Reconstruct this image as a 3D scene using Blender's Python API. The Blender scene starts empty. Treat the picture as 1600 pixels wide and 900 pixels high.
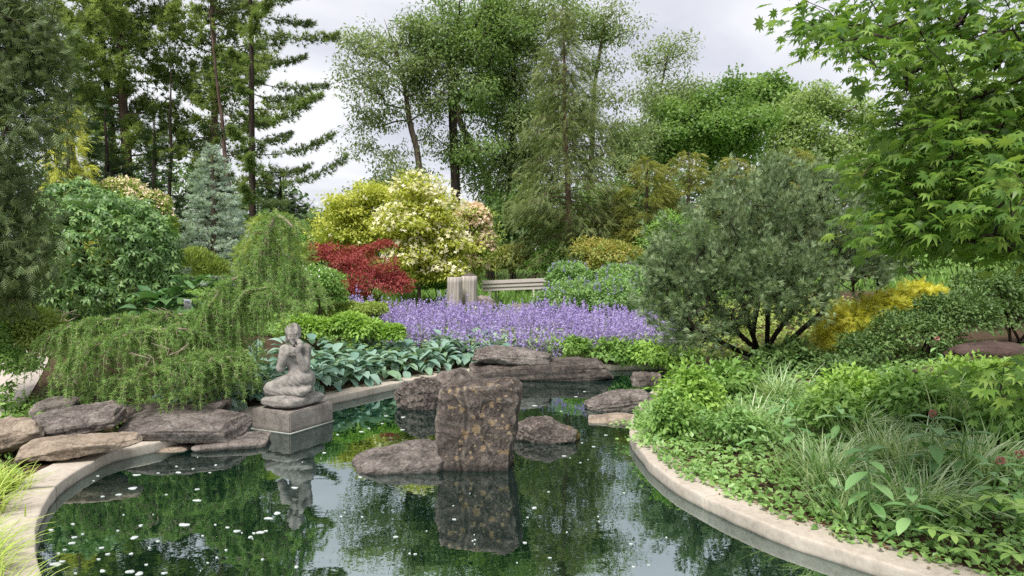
import bpy, bmesh, math
import numpy as np
from mathutils import Matrix, Vector

# ------------------------------------------------------------------ camera
scene = bpy.context.scene
COL = scene.collection
F = 1164.0                    # focal length in photograph pixels (1600 wide)
CAMZ = 2.0                    # metres above the water of the pond
PITCH = math.atan(50.0 / F)   # looking slightly down
cam_d = bpy.data.cameras.new('camera')
cam_d.sensor_width = 36.0
cam_d.lens = 36.0 * F / 1600.0
cam_d.clip_start = 0.05
cam_d.clip_end = 2000.0
cam = bpy.data.objects.new('camera', cam_d)
cam.location = (0, 0, CAMZ)
cam.rotation_euler = (math.pi / 2 - PITCH, 0, 0)
COL.objects.link(cam)
scene.camera = cam

# ------------------------------------------------------------------ sky and sun (overcast)
SUN_EL, SUN_AZ = math.radians(58), math.radians(205)   # azimuth clockwise from +Y: behind the viewer, a little left
world = bpy.data.worlds.new('World'); scene.world = world
world.use_nodes = True
wn, wl = world.node_tree.nodes, world.node_tree.links
wn.clear()
w_out = wn.new('ShaderNodeOutputWorld'); w_bg = wn.new('ShaderNodeBackground')
w_bg.inputs['Strength'].default_value = 0.1
sky = wn.new('ShaderNodeTexSky'); sky.sky_type = 'NISHITA'; sky.sun_disc = False
sky.sun_elevation = SUN_EL; sky.sun_rotation = SUN_AZ
tc = wn.new('ShaderNodeTexCoord'); sep = wn.new('ShaderNodeSeparateXYZ')
wl.new(tc.outputs['Generated'], sep.inputs[0])
zz = wn.new('ShaderNodeMath'); zz.operation = 'MAXIMUM'; zz.inputs[1].default_value = 0.0
wl.new(sep.outputs['Z'], zz.inputs[0])
za = wn.new('ShaderNodeMath'); za.operation = 'ADD'; za.inputs[1].default_value = 0.22
wl.new(zz.outputs[0], za.inputs[0])
dv = wn.new('ShaderNodeVectorMath'); dv.operation = 'DIVIDE'
cz = wn.new('ShaderNodeCombineXYZ')
for i in range(3): wl.new(za.outputs[0], cz.inputs[i])
wl.new(tc.outputs['Generated'], dv.inputs[0]); wl.new(cz.outputs[0], dv.inputs[1])
cn = wn.new('ShaderNodeTexNoise'); cn.inputs['Scale'].default_value = 1.15
cn.inputs['Detail'].default_value = 6.0; cn.inputs['Roughness'].default_value = 0.5
cn.inputs['Distortion'].default_value = 0.4
wl.new(dv.outputs[0], cn.inputs['Vector'])
cr = wn.new('ShaderNodeValToRGB')
cr.color_ramp.elements[0].position = 0.32; cr.color_ramp.elements[0].color = (0.56, 0.57, 0.66, 1)
cr.color_ramp.elements[1].position = 0.66; cr.color_ramp.elements[1].color = (0.98, 0.97, 1.0, 1)
wl.new(cn.outputs['Fac'], cr.inputs[0])
cs = wn.new('ShaderNodeVectorMath'); cs.operation = 'SCALE'; cs.inputs['Scale'].default_value = 7.0
wl.new(cr.outputs[0], cs.inputs[0])
cm = wn.new('ShaderNodeMix'); cm.data_type = 'RGBA'; cm.inputs[0].default_value = 0.9
wl.new(sky.outputs[0], cm.inputs[6]); wl.new(cs.outputs[0], cm.inputs[7])
wl.new(cm.outputs[2], w_bg.inputs['Color']); wl.new(w_bg.outputs[0], w_out.inputs[0])

sun_d = bpy.data.lights.new('sun', 'SUN')
sun_d.energy = 3.2; sun_d.angle = math.radians(20); sun_d.color = (1.0, 0.96, 0.9)
sun = bpy.data.objects.new('sun', sun_d)
_sd = Vector((math.sin(SUN_AZ) * math.cos(SUN_EL), math.cos(SUN_AZ) * math.cos(SUN_EL), math.sin(SUN_EL)))
sun.rotation_euler = _sd.to_track_quat('Z', 'Y').to_euler()
sun.location = (0, -10, 30)
COL.objects.link(sun)

vs = scene.view_settings
vs.view_transform = 'Standard'; vs.look = 'None'; vs.gamma = 1.0; vs.use_curve_mapping = False
vs.exposure = 0.68
scene.cycles.max_bounces = 8; scene.cycles.diffuse_bounces = 5; scene.cycles.glossy_bounces = 3
scene.cycles.transmission_bounces = 4
scene.cycles.use_denoising = False

# ------------------------------------------------------------------ helpers
cP, sP = math.cos(PITCH), math.sin(PITCH)
def ray(px, py):
    x = (px - 800.0) / F; v = (450.0 - py) / F
    return np.array([x, cP + v * sP, -sP + v * cP])
def at(px, py, depth):
    r = ray(px, py); return np.array([0, 0, CAMZ]) + r * (depth / r[1])
def on(px, py, z):
    r = ray(px, py); return np.array([0, 0, CAMZ]) + r * ((z - CAMZ) / r[2])
def lin(r, g, b):
    f = lambda c: c / 12.92 if c <= 0.04045 else ((c + 0.055) / 1.055) ** 2.4
    return (f(r / 255.0), f(g / 255.0), f(b / 255.0))
def nrm(a):
    a = np.asarray(a, float)
    return a / np.maximum(np.linalg.norm(a, axis=-1, keepdims=True), 1e-9)
def sstep(a, b, x):
    t = np.clip((np.asarray(x, float) - a) / (b - a), 0, 1); return t * t * (3 - 2 * t)

def _hash(i, j, k, s):
    h = (i * 374761393 + j * 668265263 + k * 2147483647 + s * 144665) & 0xFFFFFFFF
    h = ((h ^ (h >> 13)) * 1274126177) & 0xFFFFFFFF
    return ((h ^ (h >> 16)) & 0xFFFF) / 65535.0
def vnoise(p, s=0):
    p = np.asarray(p, float); i = np.floor(p).astype(np.int64); f = p - i; f = f * f * (3 - 2 * f)
    r = 0
    for a in (0, 1):
        for b in (0, 1):
            for c in (0, 1):
                w = (f[..., 0] if a else 1 - f[..., 0]) * (f[..., 1] if b else 1 - f[..., 1]) * (f[..., 2] if c else 1 - f[..., 2])
                r = r + w * _hash(i[..., 0] + a, i[..., 1] + b, i[..., 2] + c, s)
    return r * 2 - 1
def fbm(p, o=4, s=0, g=0.5):
    r = 0; a = 1.0; p = np.asarray(p, float)
    for k in range(o):
        r = r + a * vnoise(p * 2 ** k, s + k * 17); a *= g
    return r

class MB:
    """collects vertices and faces of ONE mesh"""
    def __init__(s): s.v = []; s.f = []; s.t = []; s.n = 0
    def add(s, v, f, t=0.0):
        v = np.asarray(v, float).reshape(-1, 3); f = np.asarray(f, np.int64)
        s.v.append(v); s.f.append(f + s.n); s.n += len(v)
        s.t.append(np.broadcast_to(np.asarray(t, float), (len(f),)).copy())
    def scatter(s, T, pos, d, n, size, tint, wid=1.0):
        TV, TF = T; TV = np.asarray(TV, float); pos = np.asarray(pos, float); N = len(pos)
        if N == 0: return
        y = nrm(d); x = nrm(np.cross(y, n)); z = np.cross(x, y)
        sz = np.broadcast_to(np.asarray(size, float), (N,))[:, None, None]
        w = np.broadcast_to(np.asarray(wid, float), (N,))[:, None, None]
        V = pos[:, None, :] + sz * (w * TV[None, :, 0:1] * x[:, None, :] + TV[None, :, 1:2] * y[:, None, :] + TV[None, :, 2:3] * z[:, None, :])
        tint = np.broadcast_to(np.asarray(tint, float), (N,))
        base = (np.arange(N) * len(TV))[:, None, None]
        for k in (3, 4):
            tf = [q for q in TF if len(q) == k]
            if tf:
                tf = np.array(tf)
                s.f.append((tf[None] + base + s.n).reshape(-1, k)); s.t.append(np.repeat(tint, len(tf)))
        s.v.append(V.reshape(-1, 3)); s.n += N * len(TV)
    def tube(s, P, R, sides=6, tint=0.0, cap=False):
        P = np.asarray(P, float); R = np.broadcast_to(np.asarray(R, float), (len(P),))
        d = nrm(np.gradient(P, axis=0)); up = np.array([0.31, 0.17, 0.93]) if abs(d[0] @ nrm(np.array([0.31, 0.17, 0.93]))) < 0.9 else np.array([1.0, 0.1, 0])
        x = nrm(np.cross(d, up)); y = np.cross(d, x)
        a = np.arange(sides) * 2 * math.pi / sides
        V = P[:, None] + R[:, None, None] * (np.cos(a)[None, :, None] * x[:, None] + np.sin(a)[None, :, None] * y[:, None])
        k = np.arange(len(P) - 1)[:, None] * sides; j = np.arange(sides)[None]; j2 = (j + 1) % sides
        fq = np.stack([k + j, k + j2, k + sides + j2, k + sides + j], -1).reshape(-1, 4)
        n0 = s.n
        s.add(V.reshape(-1, 3), fq, tint)
        if cap:
            e = (len(P) - 1) * sides
            s.add(P[-1:] , np.zeros((0, 3)), 0)
            s.f.append(np.array([[n0 + e + q, n0 + e + (q + 1) % sides, s.n - 1] for q in range(sides)])); s.t.append(np.full(sides, tint))
    def box(s, c, h, R=None, tint=0.0):
        c = np.asarray(c, float); h = np.asarray(h, float)
        V = np.array([[i, j, k] for i in (-1, 1) for j in (-1, 1) for k in (-1, 1)], float) * h
        if R is not None: V = V @ np.asarray(R).T
        s.add(V + c, [[0, 1, 3, 2], [4, 6, 7, 5], [0, 4, 5, 1], [2, 3, 7, 6], [0, 2, 6, 4], [1, 5, 7, 3]], tint)
    def mesh(s, name, mat, smooth=False):
        me = bpy.data.meshes.new(name)
        V = np.concatenate(s.v) if s.v else np.zeros((0, 3))
        me.vertices.add(len(V)); me.vertices.foreach_set('co', V.astype(np.float32).ravel())
        fs = [f for f in s.f if len(f)]; ts = [t for f, t in zip(s.f, s.t) if len(f)]
        li = np.concatenate([f.ravel() for f in fs]); tot = np.concatenate([np.full(len(f), f.shape[1]) for f in fs])
        me.loops.add(len(li)); me.loops.foreach_set('vertex_index', li.astype(np.int32))
        me.polygons.add(len(tot))
        me.polygons.foreach_set('loop_start', (np.cumsum(tot) - tot).astype(np.int32))
        if smooth: me.polygons.foreach_set('use_smooth', np.ones(len(tot), bool))
        me.update(calc_edges=True)
        at_ = me.attributes.new('tint', 'FLOAT', 'FACE'); at_.data.foreach_set('value', np.concatenate(ts).astype(np.float32))
        me.materials.append(mat)
        return me
    def obj(s, name, mat, parent=None, smooth=False):
        o = bpy.data.objects.new(name, s.mesh(name, mat, smooth)); COL.objects.link(o)
        if parent is not None: put(o, parent)
        return o

def put(o, parent):
    o.parent = parent
    o.matrix_parent_inverse = Matrix.Translation(-parent.location) if parent.type == 'EMPTY' else Matrix()
def tag(o, label=None, cat=None, group=None, kind=None):
    if label: o['label'] = label
    if cat: o['category'] = cat
    if group: o['group'] = group
    if kind: o['kind'] = kind
    return o
def thing(name, label, cat, loc, group=None):
    e = bpy.data.objects.new(name, None); e.location = tuple(float(c) for c in loc); e.empty_display_size = 0.2
    COL.objects.link(e); return tag(e, label, cat, group)
def piece(name, me, parent, pos, d, n, size):
    """one leaf (or like piece) as an object of its own, sharing mesh data"""
    y = nrm(d); x = nrm(np.cross(y, n)); z = np.cross(x, y)
    o = bpy.data.objects.new(name, me); COL.objects.link(o)
    m = Matrix(((x[0], y[0], z[0], pos[0]), (x[1], y[1], z[1], pos[1]), (x[2], y[2], z[2], pos[2]), (0, 0, 0, 1))) @ Matrix.Scale(float(size), 4)
    put(o, parent); o.matrix_basis = m
    return o

# ------------------------------------------------------------------ materials
def new_mat(name):
    m = bpy.data.materials.new(name); m.use_nodes = True; m.node_tree.nodes.clear()
    return m, m.node_tree.nodes, m.node_tree.links
def ramp(nd, stops):
    r = nd.new('ShaderNodeValToRGB'); e = r.color_ramp.elements
    while len(e) < len(stops): e.new(0.5)
    for i, (p, c) in enumerate(stops):
        e[i].position = p; e[i].color = (c[0], c[1], c[2], 1)
    return r
def leaf_mat(name, cols, trans=0.3, rough=0.5, spec=0.35, src='tint', tcol=1.25):
    m, nd, lk = new_mat(name)
    out = nd.new('ShaderNodeOutputMaterial'); p = nd.new('ShaderNodeBsdfPrincipled'); t = nd.new('ShaderNodeBsdfTranslucent')
    mx = nd.new('ShaderNodeMixShader'); mx.inputs[0].default_value = trans
    r = ramp(nd, [(i / max(1, len(cols) - 1), lin(*c)) for i, c in enumerate(cols)])
    if src == 'tint':
        a = nd.new('ShaderNodeAttribute'); a.attribute_name = 'tint'; lk.new(a.outputs['Fac'], r.inputs[0])
    else:
        a = nd.new('ShaderNodeObjectInfo'); lk.new(a.outputs['Random'], r.inputs[0])
    lk.new(r.outputs[0], p.inputs['Base Color'])
    g = nd.new('ShaderNodeMix'); g.data_type = 'RGBA'; g.blend_type = 'MULTIPLY'; g.inputs[0].default_value = 1.0
    g.inputs[7].default_value = (tcol, tcol, tcol * 0.6, 1)
    lk.new(r.outputs[0], g.inputs[6]); lk.new(g.outputs[2], t.inputs['Color'])
    p.inputs['Roughness'].default_value = rough; p.inputs['Specular IOR Level'].default_value = spec
    lk.new(p.outputs[0], mx.inputs[1]); lk.new(t.outputs[0], mx.inputs[2]); lk.new(mx.outputs[0], out.inputs[0])
    return m
def bark_mat(name, c0, c1, scale=6.0, stretch=0.15, bump=0.6):
    m, nd, lk = new_mat(name)
    out = nd.new('ShaderNodeOutputMaterial'); p = nd.new('ShaderNodeBsdfPrincipled'); p.inputs['Roughness'].default_value = 0.9
    p.inputs['Specular IOR Level'].default_value = 0.15
    g = nd.new('ShaderNodeNewGeometry'); mp = nd.new('ShaderNodeMapping'); mp.inputs['Scale'].default_value = (scale, scale, scale * stretch)
    n = nd.new('ShaderNodeTexNoise'); n.inputs['Scale'].default_value = 2.0; n.inputs['Detail'].default_value = 6; n.inputs['Roughness'].default_value = 0.65
    lk.new(g.outputs['Position'], mp.inputs[0]); lk.new(mp.outputs[0], n.inputs['Vector'])
    r = ramp(nd, [(0.35, lin(*c0)), (0.65, lin(*c1))]); lk.new(n.outputs['Fac'], r.inputs[0]); lk.new(r.outputs[0], p.inputs['Base Color'])
    b = nd.new('ShaderNodeBump'); b.inputs['Strength'].default_value = bump; b.inputs['Distance'].default_value = 0.02
    lk.new(n.outputs['Fac'], b.inputs['Height']); lk.new(b.outputs[0], p.inputs['Normal']); lk.new(p.outputs[0], out.inputs[0])
    return m
def stone_mat(name, stops, scale=5.0, bump=0.5, dist=0.02, spots=None, moss=None, crack=True, rough=0.85, coord='Object', zs=1.15, stain=None, edge=None):
    """mottled stone; spots = (colour, scale, threshold) lichen discs; moss = (colour, threshold)"""
    m, nd, lk = new_mat(name)
    out = nd.new('ShaderNodeOutputMaterial'); p = nd.new('ShaderNodeBsdfPrincipled'); p.inputs['Roughness'].default_value = rough
    p.inputs['Specular IOR Level'].default_value = 0.25
    g = nd.new('ShaderNodeNewGeometry'); mp = nd.new('ShaderNodeMapping'); mp.inputs['Scale'].default_value = (scale, scale, scale * zs)
    lk.new(g.outputs['Position'], mp.inputs[0])
    n = nd.new('ShaderNodeTexNoise'); n.inputs['Scale'].default_value = 1.0; n.inputs['Detail'].default_value = 9; n.inputs['Roughness'].default_value = 0.68
    lk.new(mp.outputs[0], n.inputs['Vector'])
    n2 = nd.new('ShaderNodeTexNoise'); n2.inputs['Scale'].default_value = 9.0; n2.inputs['Detail'].default_value = 6; n2.inputs['Roughness'].default_value = 0.7
    lk.new(mp.outputs[0], n2.inputs['Vector'])
    add = nd.new('ShaderNodeMath'); add.operation = 'MULTIPLY_ADD'; add.inputs[1].default_value = 0.45
    lk.new(n2.outputs['Fac'], add.inputs[0])
    h = nd.new('ShaderNodeMath'); h.operation = 'MULTIPLY'; h.inputs[1].default_value = 0.55; lk.new(n.outputs['Fac'], h.inputs[0]); lk.new(h.outputs[0], add.inputs[2])
    r = ramp(nd, [(q, lin(*c)) for q, c in stops]); lk.new(add.outputs[0], r.inputs[0])
    colr = r.outputs[0]
    height = add.outputs[0]
    if spots:
        for (sc, ssc, thr, sh) in spots:
            off = nd.new('ShaderNodeVectorMath'); off.operation = 'MULTIPLY_ADD'; off.inputs[1].default_value = (0.06, 0.06, 0.06)
            lk.new(n2.outputs['Color'], off.inputs[0]); lk.new(g.outputs['Position'], off.inputs[2])
            v = nd.new('ShaderNodeTexVoronoi'); v.inputs['Scale'].default_value = ssc; lk.new(off.outputs[0], v.inputs['Vector'])
            # radius differs from disc to disc; masked by broad noise
            sepc = nd.new('ShaderNodeSeparateColor'); lk.new(v.outputs['Color'], sepc.inputs[0])
            rad = nd.new('ShaderNodeMath'); rad.operation = 'MULTIPLY'; rad.inputs[1].default_value = thr; lk.new(sepc.outputs[0], rad.inputs[0])
            lt = nd.new('ShaderNodeMath'); lt.operation = 'LESS_THAN'; lk.new(v.outputs['Distance'], lt.inputs[0]); lk.new(rad.outputs[0], lt.inputs[1])
            nb = nd.new('ShaderNodeTexNoise'); nb.inputs['Scale'].default_value = 2.6; nb.inputs['Detail'].default_value = 3; lk.new(g.outputs['Position'], nb.inputs['Vector'])
            gt = nd.new('ShaderNodeMath'); gt.operation = 'GREATER_THAN'; gt.inputs[1].default_value = sh; lk.new(nb.outputs['Fac'], gt.inputs[0])
            ml = nd.new('ShaderNodeMath'); ml.operation = 'MULTIPLY'; lk.new(lt.outputs[0], ml.inputs[0]); lk.new(gt.outputs[0], ml.inputs[1])
            m2 = nd.new('ShaderNodeMath'); m2.operation = 'MULTIPLY'; m2.inputs[1].default_value = 0.85; lk.new(ml.outputs[0], m2.inputs[0])
            mx = nd.new('ShaderNodeMix'); mx.data_type = 'RGBA'; lk.new(m2.outputs[0], mx.inputs[0]); lk.new(colr, mx.inputs[6]); mx.inputs[7].default_value = (*lin(*sc), 1)
            colr = mx.outputs[2]
    if edge:       # paler tone along convex edges, broken up by noise
        pr = nd.new('ShaderNodeMapRange'); pr.inputs['From Min'].default_value = 0.51; pr.inputs['From Max'].default_value = 0.60; pr.inputs['To Max'].default_value = edge[1]
        lk.new(g.outputs['Pointiness'], pr.inputs['Value'])
        em = nd.new('ShaderNodeMath'); em.operation = 'MULTIPLY'; lk.new(pr.outputs[0], em.inputs[0]); lk.new(n2.outputs['Fac'], em.inputs[1])
        mx = nd.new('ShaderNodeMix'); mx.data_type = 'RGBA'; lk.new(em.outputs[0], mx.inputs[0]); lk.new(colr, mx.inputs[6]); mx.inputs[7].default_value = (*lin(*edge[0]), 1)
        colr = mx.outputs[2]
    if moss:
        mc, mthr, ax = moss
        sx = nd.new('ShaderNodeSeparateXYZ'); lk.new(g.outputs['Position'], sx.inputs[0])
        nb = nd.new('ShaderNodeTexNoise'); nb.inputs['Scale'].default_value = 14; nb.inputs['Detail'].default_value = 5; lk.new(g.outputs['Position'], nb.inputs['Vector'])
        ma = nd.new('ShaderNodeMath'); ma.operation = 'MULTIPLY_ADD'; ma.inputs[1].default_value = 0.5; lk.new(nb.outputs['Fac'], ma.inputs[0]); lk.new(sx.outputs[ax], ma.inputs[2])
        gt = nd.new('ShaderNodeMapRange'); gt.inputs['From Min'].default_value = mthr; gt.inputs['From Max'].default_value = mthr + 0.06
        lk.new(ma.outputs[0], gt.inputs['Value'])
        mx = nd.new('ShaderNodeMix'); mx.data_type = 'RGBA'; lk.new(gt.outputs[0], mx.inputs[0]); lk.new(colr, mx.inputs[6]); mx.inputs[7].default_value = (*lin(*mc), 1)
        colr = mx.outputs[2]
    if stain:      # algae line left by the water
        sz_ = nd.new('ShaderNodeSeparateXYZ'); lk.new(g.outputs['Position'], sz_.inputs[0])
        nb = nd.new('ShaderNodeTexNoise'); nb.inputs['Scale'].default_value = 5; nb.inputs['Detail'].default_value = 6; lk.new(g.outputs['Position'], nb.inputs['Vector'])
        ma = nd.new('ShaderNodeMath'); ma.operation = 'MULTIPLY_ADD'; ma.inputs[1].default_value = -0.05; lk.new(nb.outputs['Fac'], ma.inputs[0]); lk.new(sz_.outputs['Z'], ma.inputs[2])
        gt = nd.new('ShaderNodeMapRange'); gt.inputs['From Min'].default_value = stain[1] - .05; gt.inputs['From Max'].default_value = stain[1] + .005; gt.inputs['To Min'].default_value = .8; gt.inputs['To Max'].default_value = 0.0
        lk.new(ma.outputs[0], gt.inputs['Value'])
        mx = nd.new('ShaderNodeMix'); mx.data_type = 'RGBA'; lk.new(gt.outputs[0], mx.inputs[0]); lk.new(colr, mx.inputs[6]); mx.inputs[7].default_value = (*lin(*stain[0]), 1)
        colr = mx.outputs[2]
    lk.new(colr, p.inputs['Base Color'])
    if crack:
        v = nd.new('ShaderNodeTexVoronoi'); v.feature = 'DISTANCE_TO_EDGE'; v.inputs['Scale'].default_value = 0.9
        ov = nd.new('ShaderNodeVectorMath'); ov.operation = 'MULTIPLY_ADD'; ov.inputs[1].default_value = (0.8, 0.8, 0.8); lk.new(n.outputs['Color'], ov.inputs[0]); lk.new(mp.outputs[0], ov.inputs[2])
        lk.new(ov.outputs[0], v.inputs['Vector'])
        mr = nd.new('ShaderNodeMapRange'); mr.inputs['From Max'].default_value = 0.05; mr.inputs['To Min'].default_value = -0.25; mr.inputs['To Max'].default_value = 0.0
        lk.new(v.outputs['Distance'], mr.inputs['Value'])
        ad = nd.new('ShaderNodeMath'); lk.new(height, ad.inputs[0]); lk.new(mr.outputs[0], ad.inputs[1]); height = ad.outputs[0]
    b = nd.new('ShaderNodeBump'); b.inputs['Strength'].default_value = bump; b.inputs['Distance'].default_value = dist
    lk.new(height, b.inputs['Height']); lk.new(b.outputs[0], p.inputs['Normal']); lk.new(p.outputs[0], out.inputs[0])
    return m
def plain_mat(name, c, rough=0.6, c2=None, scale=20.0, bump=0.0, stretch=(1, 1, 1)):
    m, nd, lk = new_mat(name)
    out = nd.new('ShaderNodeOutputMaterial'); p = nd.new('ShaderNodeBsdfPrincipled'); p.inputs['Roughness'].default_value = rough
    g = nd.new('ShaderNodeNewGeometry'); mp = nd.new('ShaderNodeMapping'); mp.inputs['Scale'].default_value = stretch
    n = nd.new('ShaderNodeTexNoise'); n.inputs['Scale'].default_value = scale; n.inputs['Detail'].default_value = 6
    lk.new(g.outputs['Position'], mp.inputs[0]); lk.new(mp.outputs[0], n.inputs['Vector'])
    r = ramp(nd, [(0.3, lin(*c)), (0.7, lin(*(c2 or c)))]); lk.new(n.outputs['Fac'], r.inputs[0]); lk.new(r.outputs[0], p.inputs['Base Color'])
    if bump:
        b = nd.new('ShaderNodeBump'); b.inputs['Strength'].default_value = bump; b.inputs['Distance'].default_value = 0.01
        lk.new(n.outputs['Fac'], b.inputs['Height']); lk.new(b.outputs[0], p.inputs['Normal'])
    lk.new(p.outputs[0], out.inputs[0])
    return m

# ------------------------------------------------------------------ leaf templates (x width, y length, z normal)
DIAMOND = ([[0, 0, 0], [0.28, 0.45, 0.05], [0, 1, -0.06], [-0.28, 0.45, 0.05]], [[0, 1, 2, 3]])
TRI = ([[-.3, 0, 0], [.3, 0.1, 0.05], [0, 1, 0]], [[0, 1, 2]])
FOLD = ([[0, 0, 0], [0.26, 0.42, 0.08], [0, 1, -0.12], [-0.26, 0.42, 0.08]], [[0, 1, 2], [0, 2, 3]])
OVATE = ([[0, 0, 0], [0.27, 0.42, 0.06], [0, 1, -0.16], [-0.27, 0.42, 0.06], [0, 0.5, -0.03]],
         [[0, 1, 4], [1, 2, 4], [2, 3, 4], [3, 0, 4]])
def tuft(k, cone, w, rng, both=False):
    V, Fc = [], []
    for i in range(k):
        a = 2 * math.pi * (i + rng.uniform(-.3, .3)) / k; c = cone * rng.uniform(0.35, 1.0)
        d = np.array([math.cos(a) * math.sin(c), math.cos(c), math.sin(a) * math.sin(c)]); L = rng.uniform(0.75, 1.0)
        sd = nrm(np.cross(d, [0.3, 0.2, 0.9])) * w
        n = len(V); V += [list(-sd), list(sd), list(d * L)]; Fc.append([n, n + 1, n + 2])
    return (V, Fc)
def spray(k, rng, w=0.09, droop=0.2):
    """flat feathery conifer spray: side shoots along an axis"""
    V, Fc = [], []
    for i in range(k):
        t = (i + 0.4) / k; sgn = 1 if i % 2 else -1; L = (1 - t) * 0.5 + 0.12
        b = np.array([0, t * 0.85, -droop * t * t]); tip = b + np.array([sgn * L * 0.8, L * 0.75, -droop * L * 0.8 + rng.uniform(-.06, .06)])
        sd = np.array([0.0, w, 0.0]); n = len(V)
        V += [list(b - sd * .4), list(b + sd), list(tip)]; Fc.append([n, n + 1, n + 2])
    n = len(V); V += [[-w * .5, 0, 0], [w * .5, 0, 0], [0, 1, -droop]]; Fc.append([n, n + 1, n + 2])
    return (V, Fc)
RT = np.random.default_rng(5)
NEEDLES = tuft(9, 1.0, 0.09, RT); SHOOT = tuft(8, 0.62, 0.052, RT); BRUSH = tuft(5, 1.2, 0.072, RT)
SPRAY_F = spray(19, RT, 0.035, 0.25); SPRAY = spray(9, RT); SPRAY_D = spray(9, RT, 0.08, 0.5)

# ------------------------------------------------------------------ pond outline and terrain
RIM = 0.105                                        # top of the coping above the water
def wp(px, py, z=RIM): p = on(px, py, z); return (p[0], p[1])
POND = [(-1.2, 2.7), wp(110, 1010), wp(64, 890), wp(56, 835), wp(70, 785), wp(104, 745), wp(150, 718), wp(188, 703), wp(250, 690), wp(320, 672),
        wp(365, 655), wp(410, 641), wp(480, 628), wp(560, 611), wp(640, 594), wp(735, 579), wp(850, 574), wp(960, 570), wp(1040, 569),
        wp(1062, 576), wp(1035, 596), wp(1000, 628), wp(984, 662), wp(990, 690), wp(1010, 715), wp(1050, 748), wp(1120, 786), wp(1200, 820),
        wp(1300, 853), wp(1400, 884), wp(1520, 925), wp(1650, 990), (2.4, 2.7)]
def catmull(P, per=6, closed=True):
    P = np.array(P, float); n = len(P); out = []
    rngi = range(n) if closed else range(n - 1)
    for i in rngi:
        if closed: p0, p1, p2, p3 = P[(i - 1) % n], P[i], P[(i + 1) % n], P[(i + 2) % n]
        else: p0, p1, p2, p3 = P[max(i - 1, 0)], P[i], P[i + 1], P[min(i + 2, n - 1)]
        for k in range(per):
            t = k / per
            out.append(0.5 * ((2 * p1) + (-p0 + p2) * t + (2 * p0 - 5 * p1 + 4 * p2 - p3) * t * t + (-p0 + 3 * p1 - 3 * p2 + p3) * t ** 3))
    if not closed: out.append(P[-1])
    return np.array(out)
PL = catmull(POND, 4)
def pond_sd(xy):
    """signed distance to the water's edge, negative over water"""
    xy = np.asarray(xy, float).reshape(-1, 2); res = np.full(len(xy), 1e9); ins = np.zeros(len(xy), bool)
    A = PL; B = np.roll(PL, -1, 0)
    for a, b in zip(A, B):
        ab = b - a; t = np.clip(((xy - a) @ ab) / (ab @ ab), 0, 1)
        res = np.minimum(res, np.linalg.norm(xy - a - t[:, None] * ab, axis=1))
        c = ((a[1] > xy[:, 1]) != (b[1] > xy[:, 1]))
        xi = (b[0] - a[0]) * (xy[:, 1] - a[1]) / (b[1] - a[1] + 1e-12) + a[0]
        ins ^= c & (xy[:, 0] < xi)
    return np.where(ins, -res, res)
def gz(x, y):
    """height of the planted ground (without the pond hole)"""
    x = np.asarray(x, float); y = np.asarray(y, float)
    z = 0.10 + 0.50 * sstep(12.5, 20.5, y) + 0.6 * sstep(20, 60, y)
    z = z + 0.62 * sstep(-2.2, -4.2, x) * sstep(9.6, 12.2, y)
    z = z + 0.60 * sstep(1.6, 6.5, x - 0.12 * (y - 6)) * sstep(4, 9, y)
    z = z + 0.035 * vnoise(np.stack([x * 0.6, y * 0.6, x * 0 + 3], -1), 9)
    return z
def axis(lo, f0, f1, hi, s):
    core = np.arange(f0, f1, s); a = [f0]; st = s
    while a[-1] > lo: st *= 1.25; a.append(a[-1] - st)
    b = [core[-1]]; st = s
    while b[-1] < hi: st *= 1.25; b.append(b[-1] + st)
    return np.array(a[:0:-1] + list(core) + b[1:])
GX = axis(-400, -8.5, 8.5, 400, 0.16); GY = axis(-60, 1.8, 21, 900, 0.16)
gx, gy = np.meshgrid(GX, GY); gsd = pond_sd(np.stack([gx.ravel(), gy.ravel()], 1)).reshape(gx.shape)
gh = gz(gx, gy)
gh = np.where(gsd < 2.5, -0.75 + (gh + 0.75) * sstep(0.03, 0.22, gsd), gh)
gm = MB(); nx = len(GX)
ii = (np.arange(len(GY) - 1)[:, None] * nx + np.arange(nx - 1)[None]).ravel()
gm.add(np.stack([gx, gy, gh], -1).reshape(-1, 3), np.stack([ii, ii + 1, ii + nx + 1, ii + nx], 1))
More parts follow.
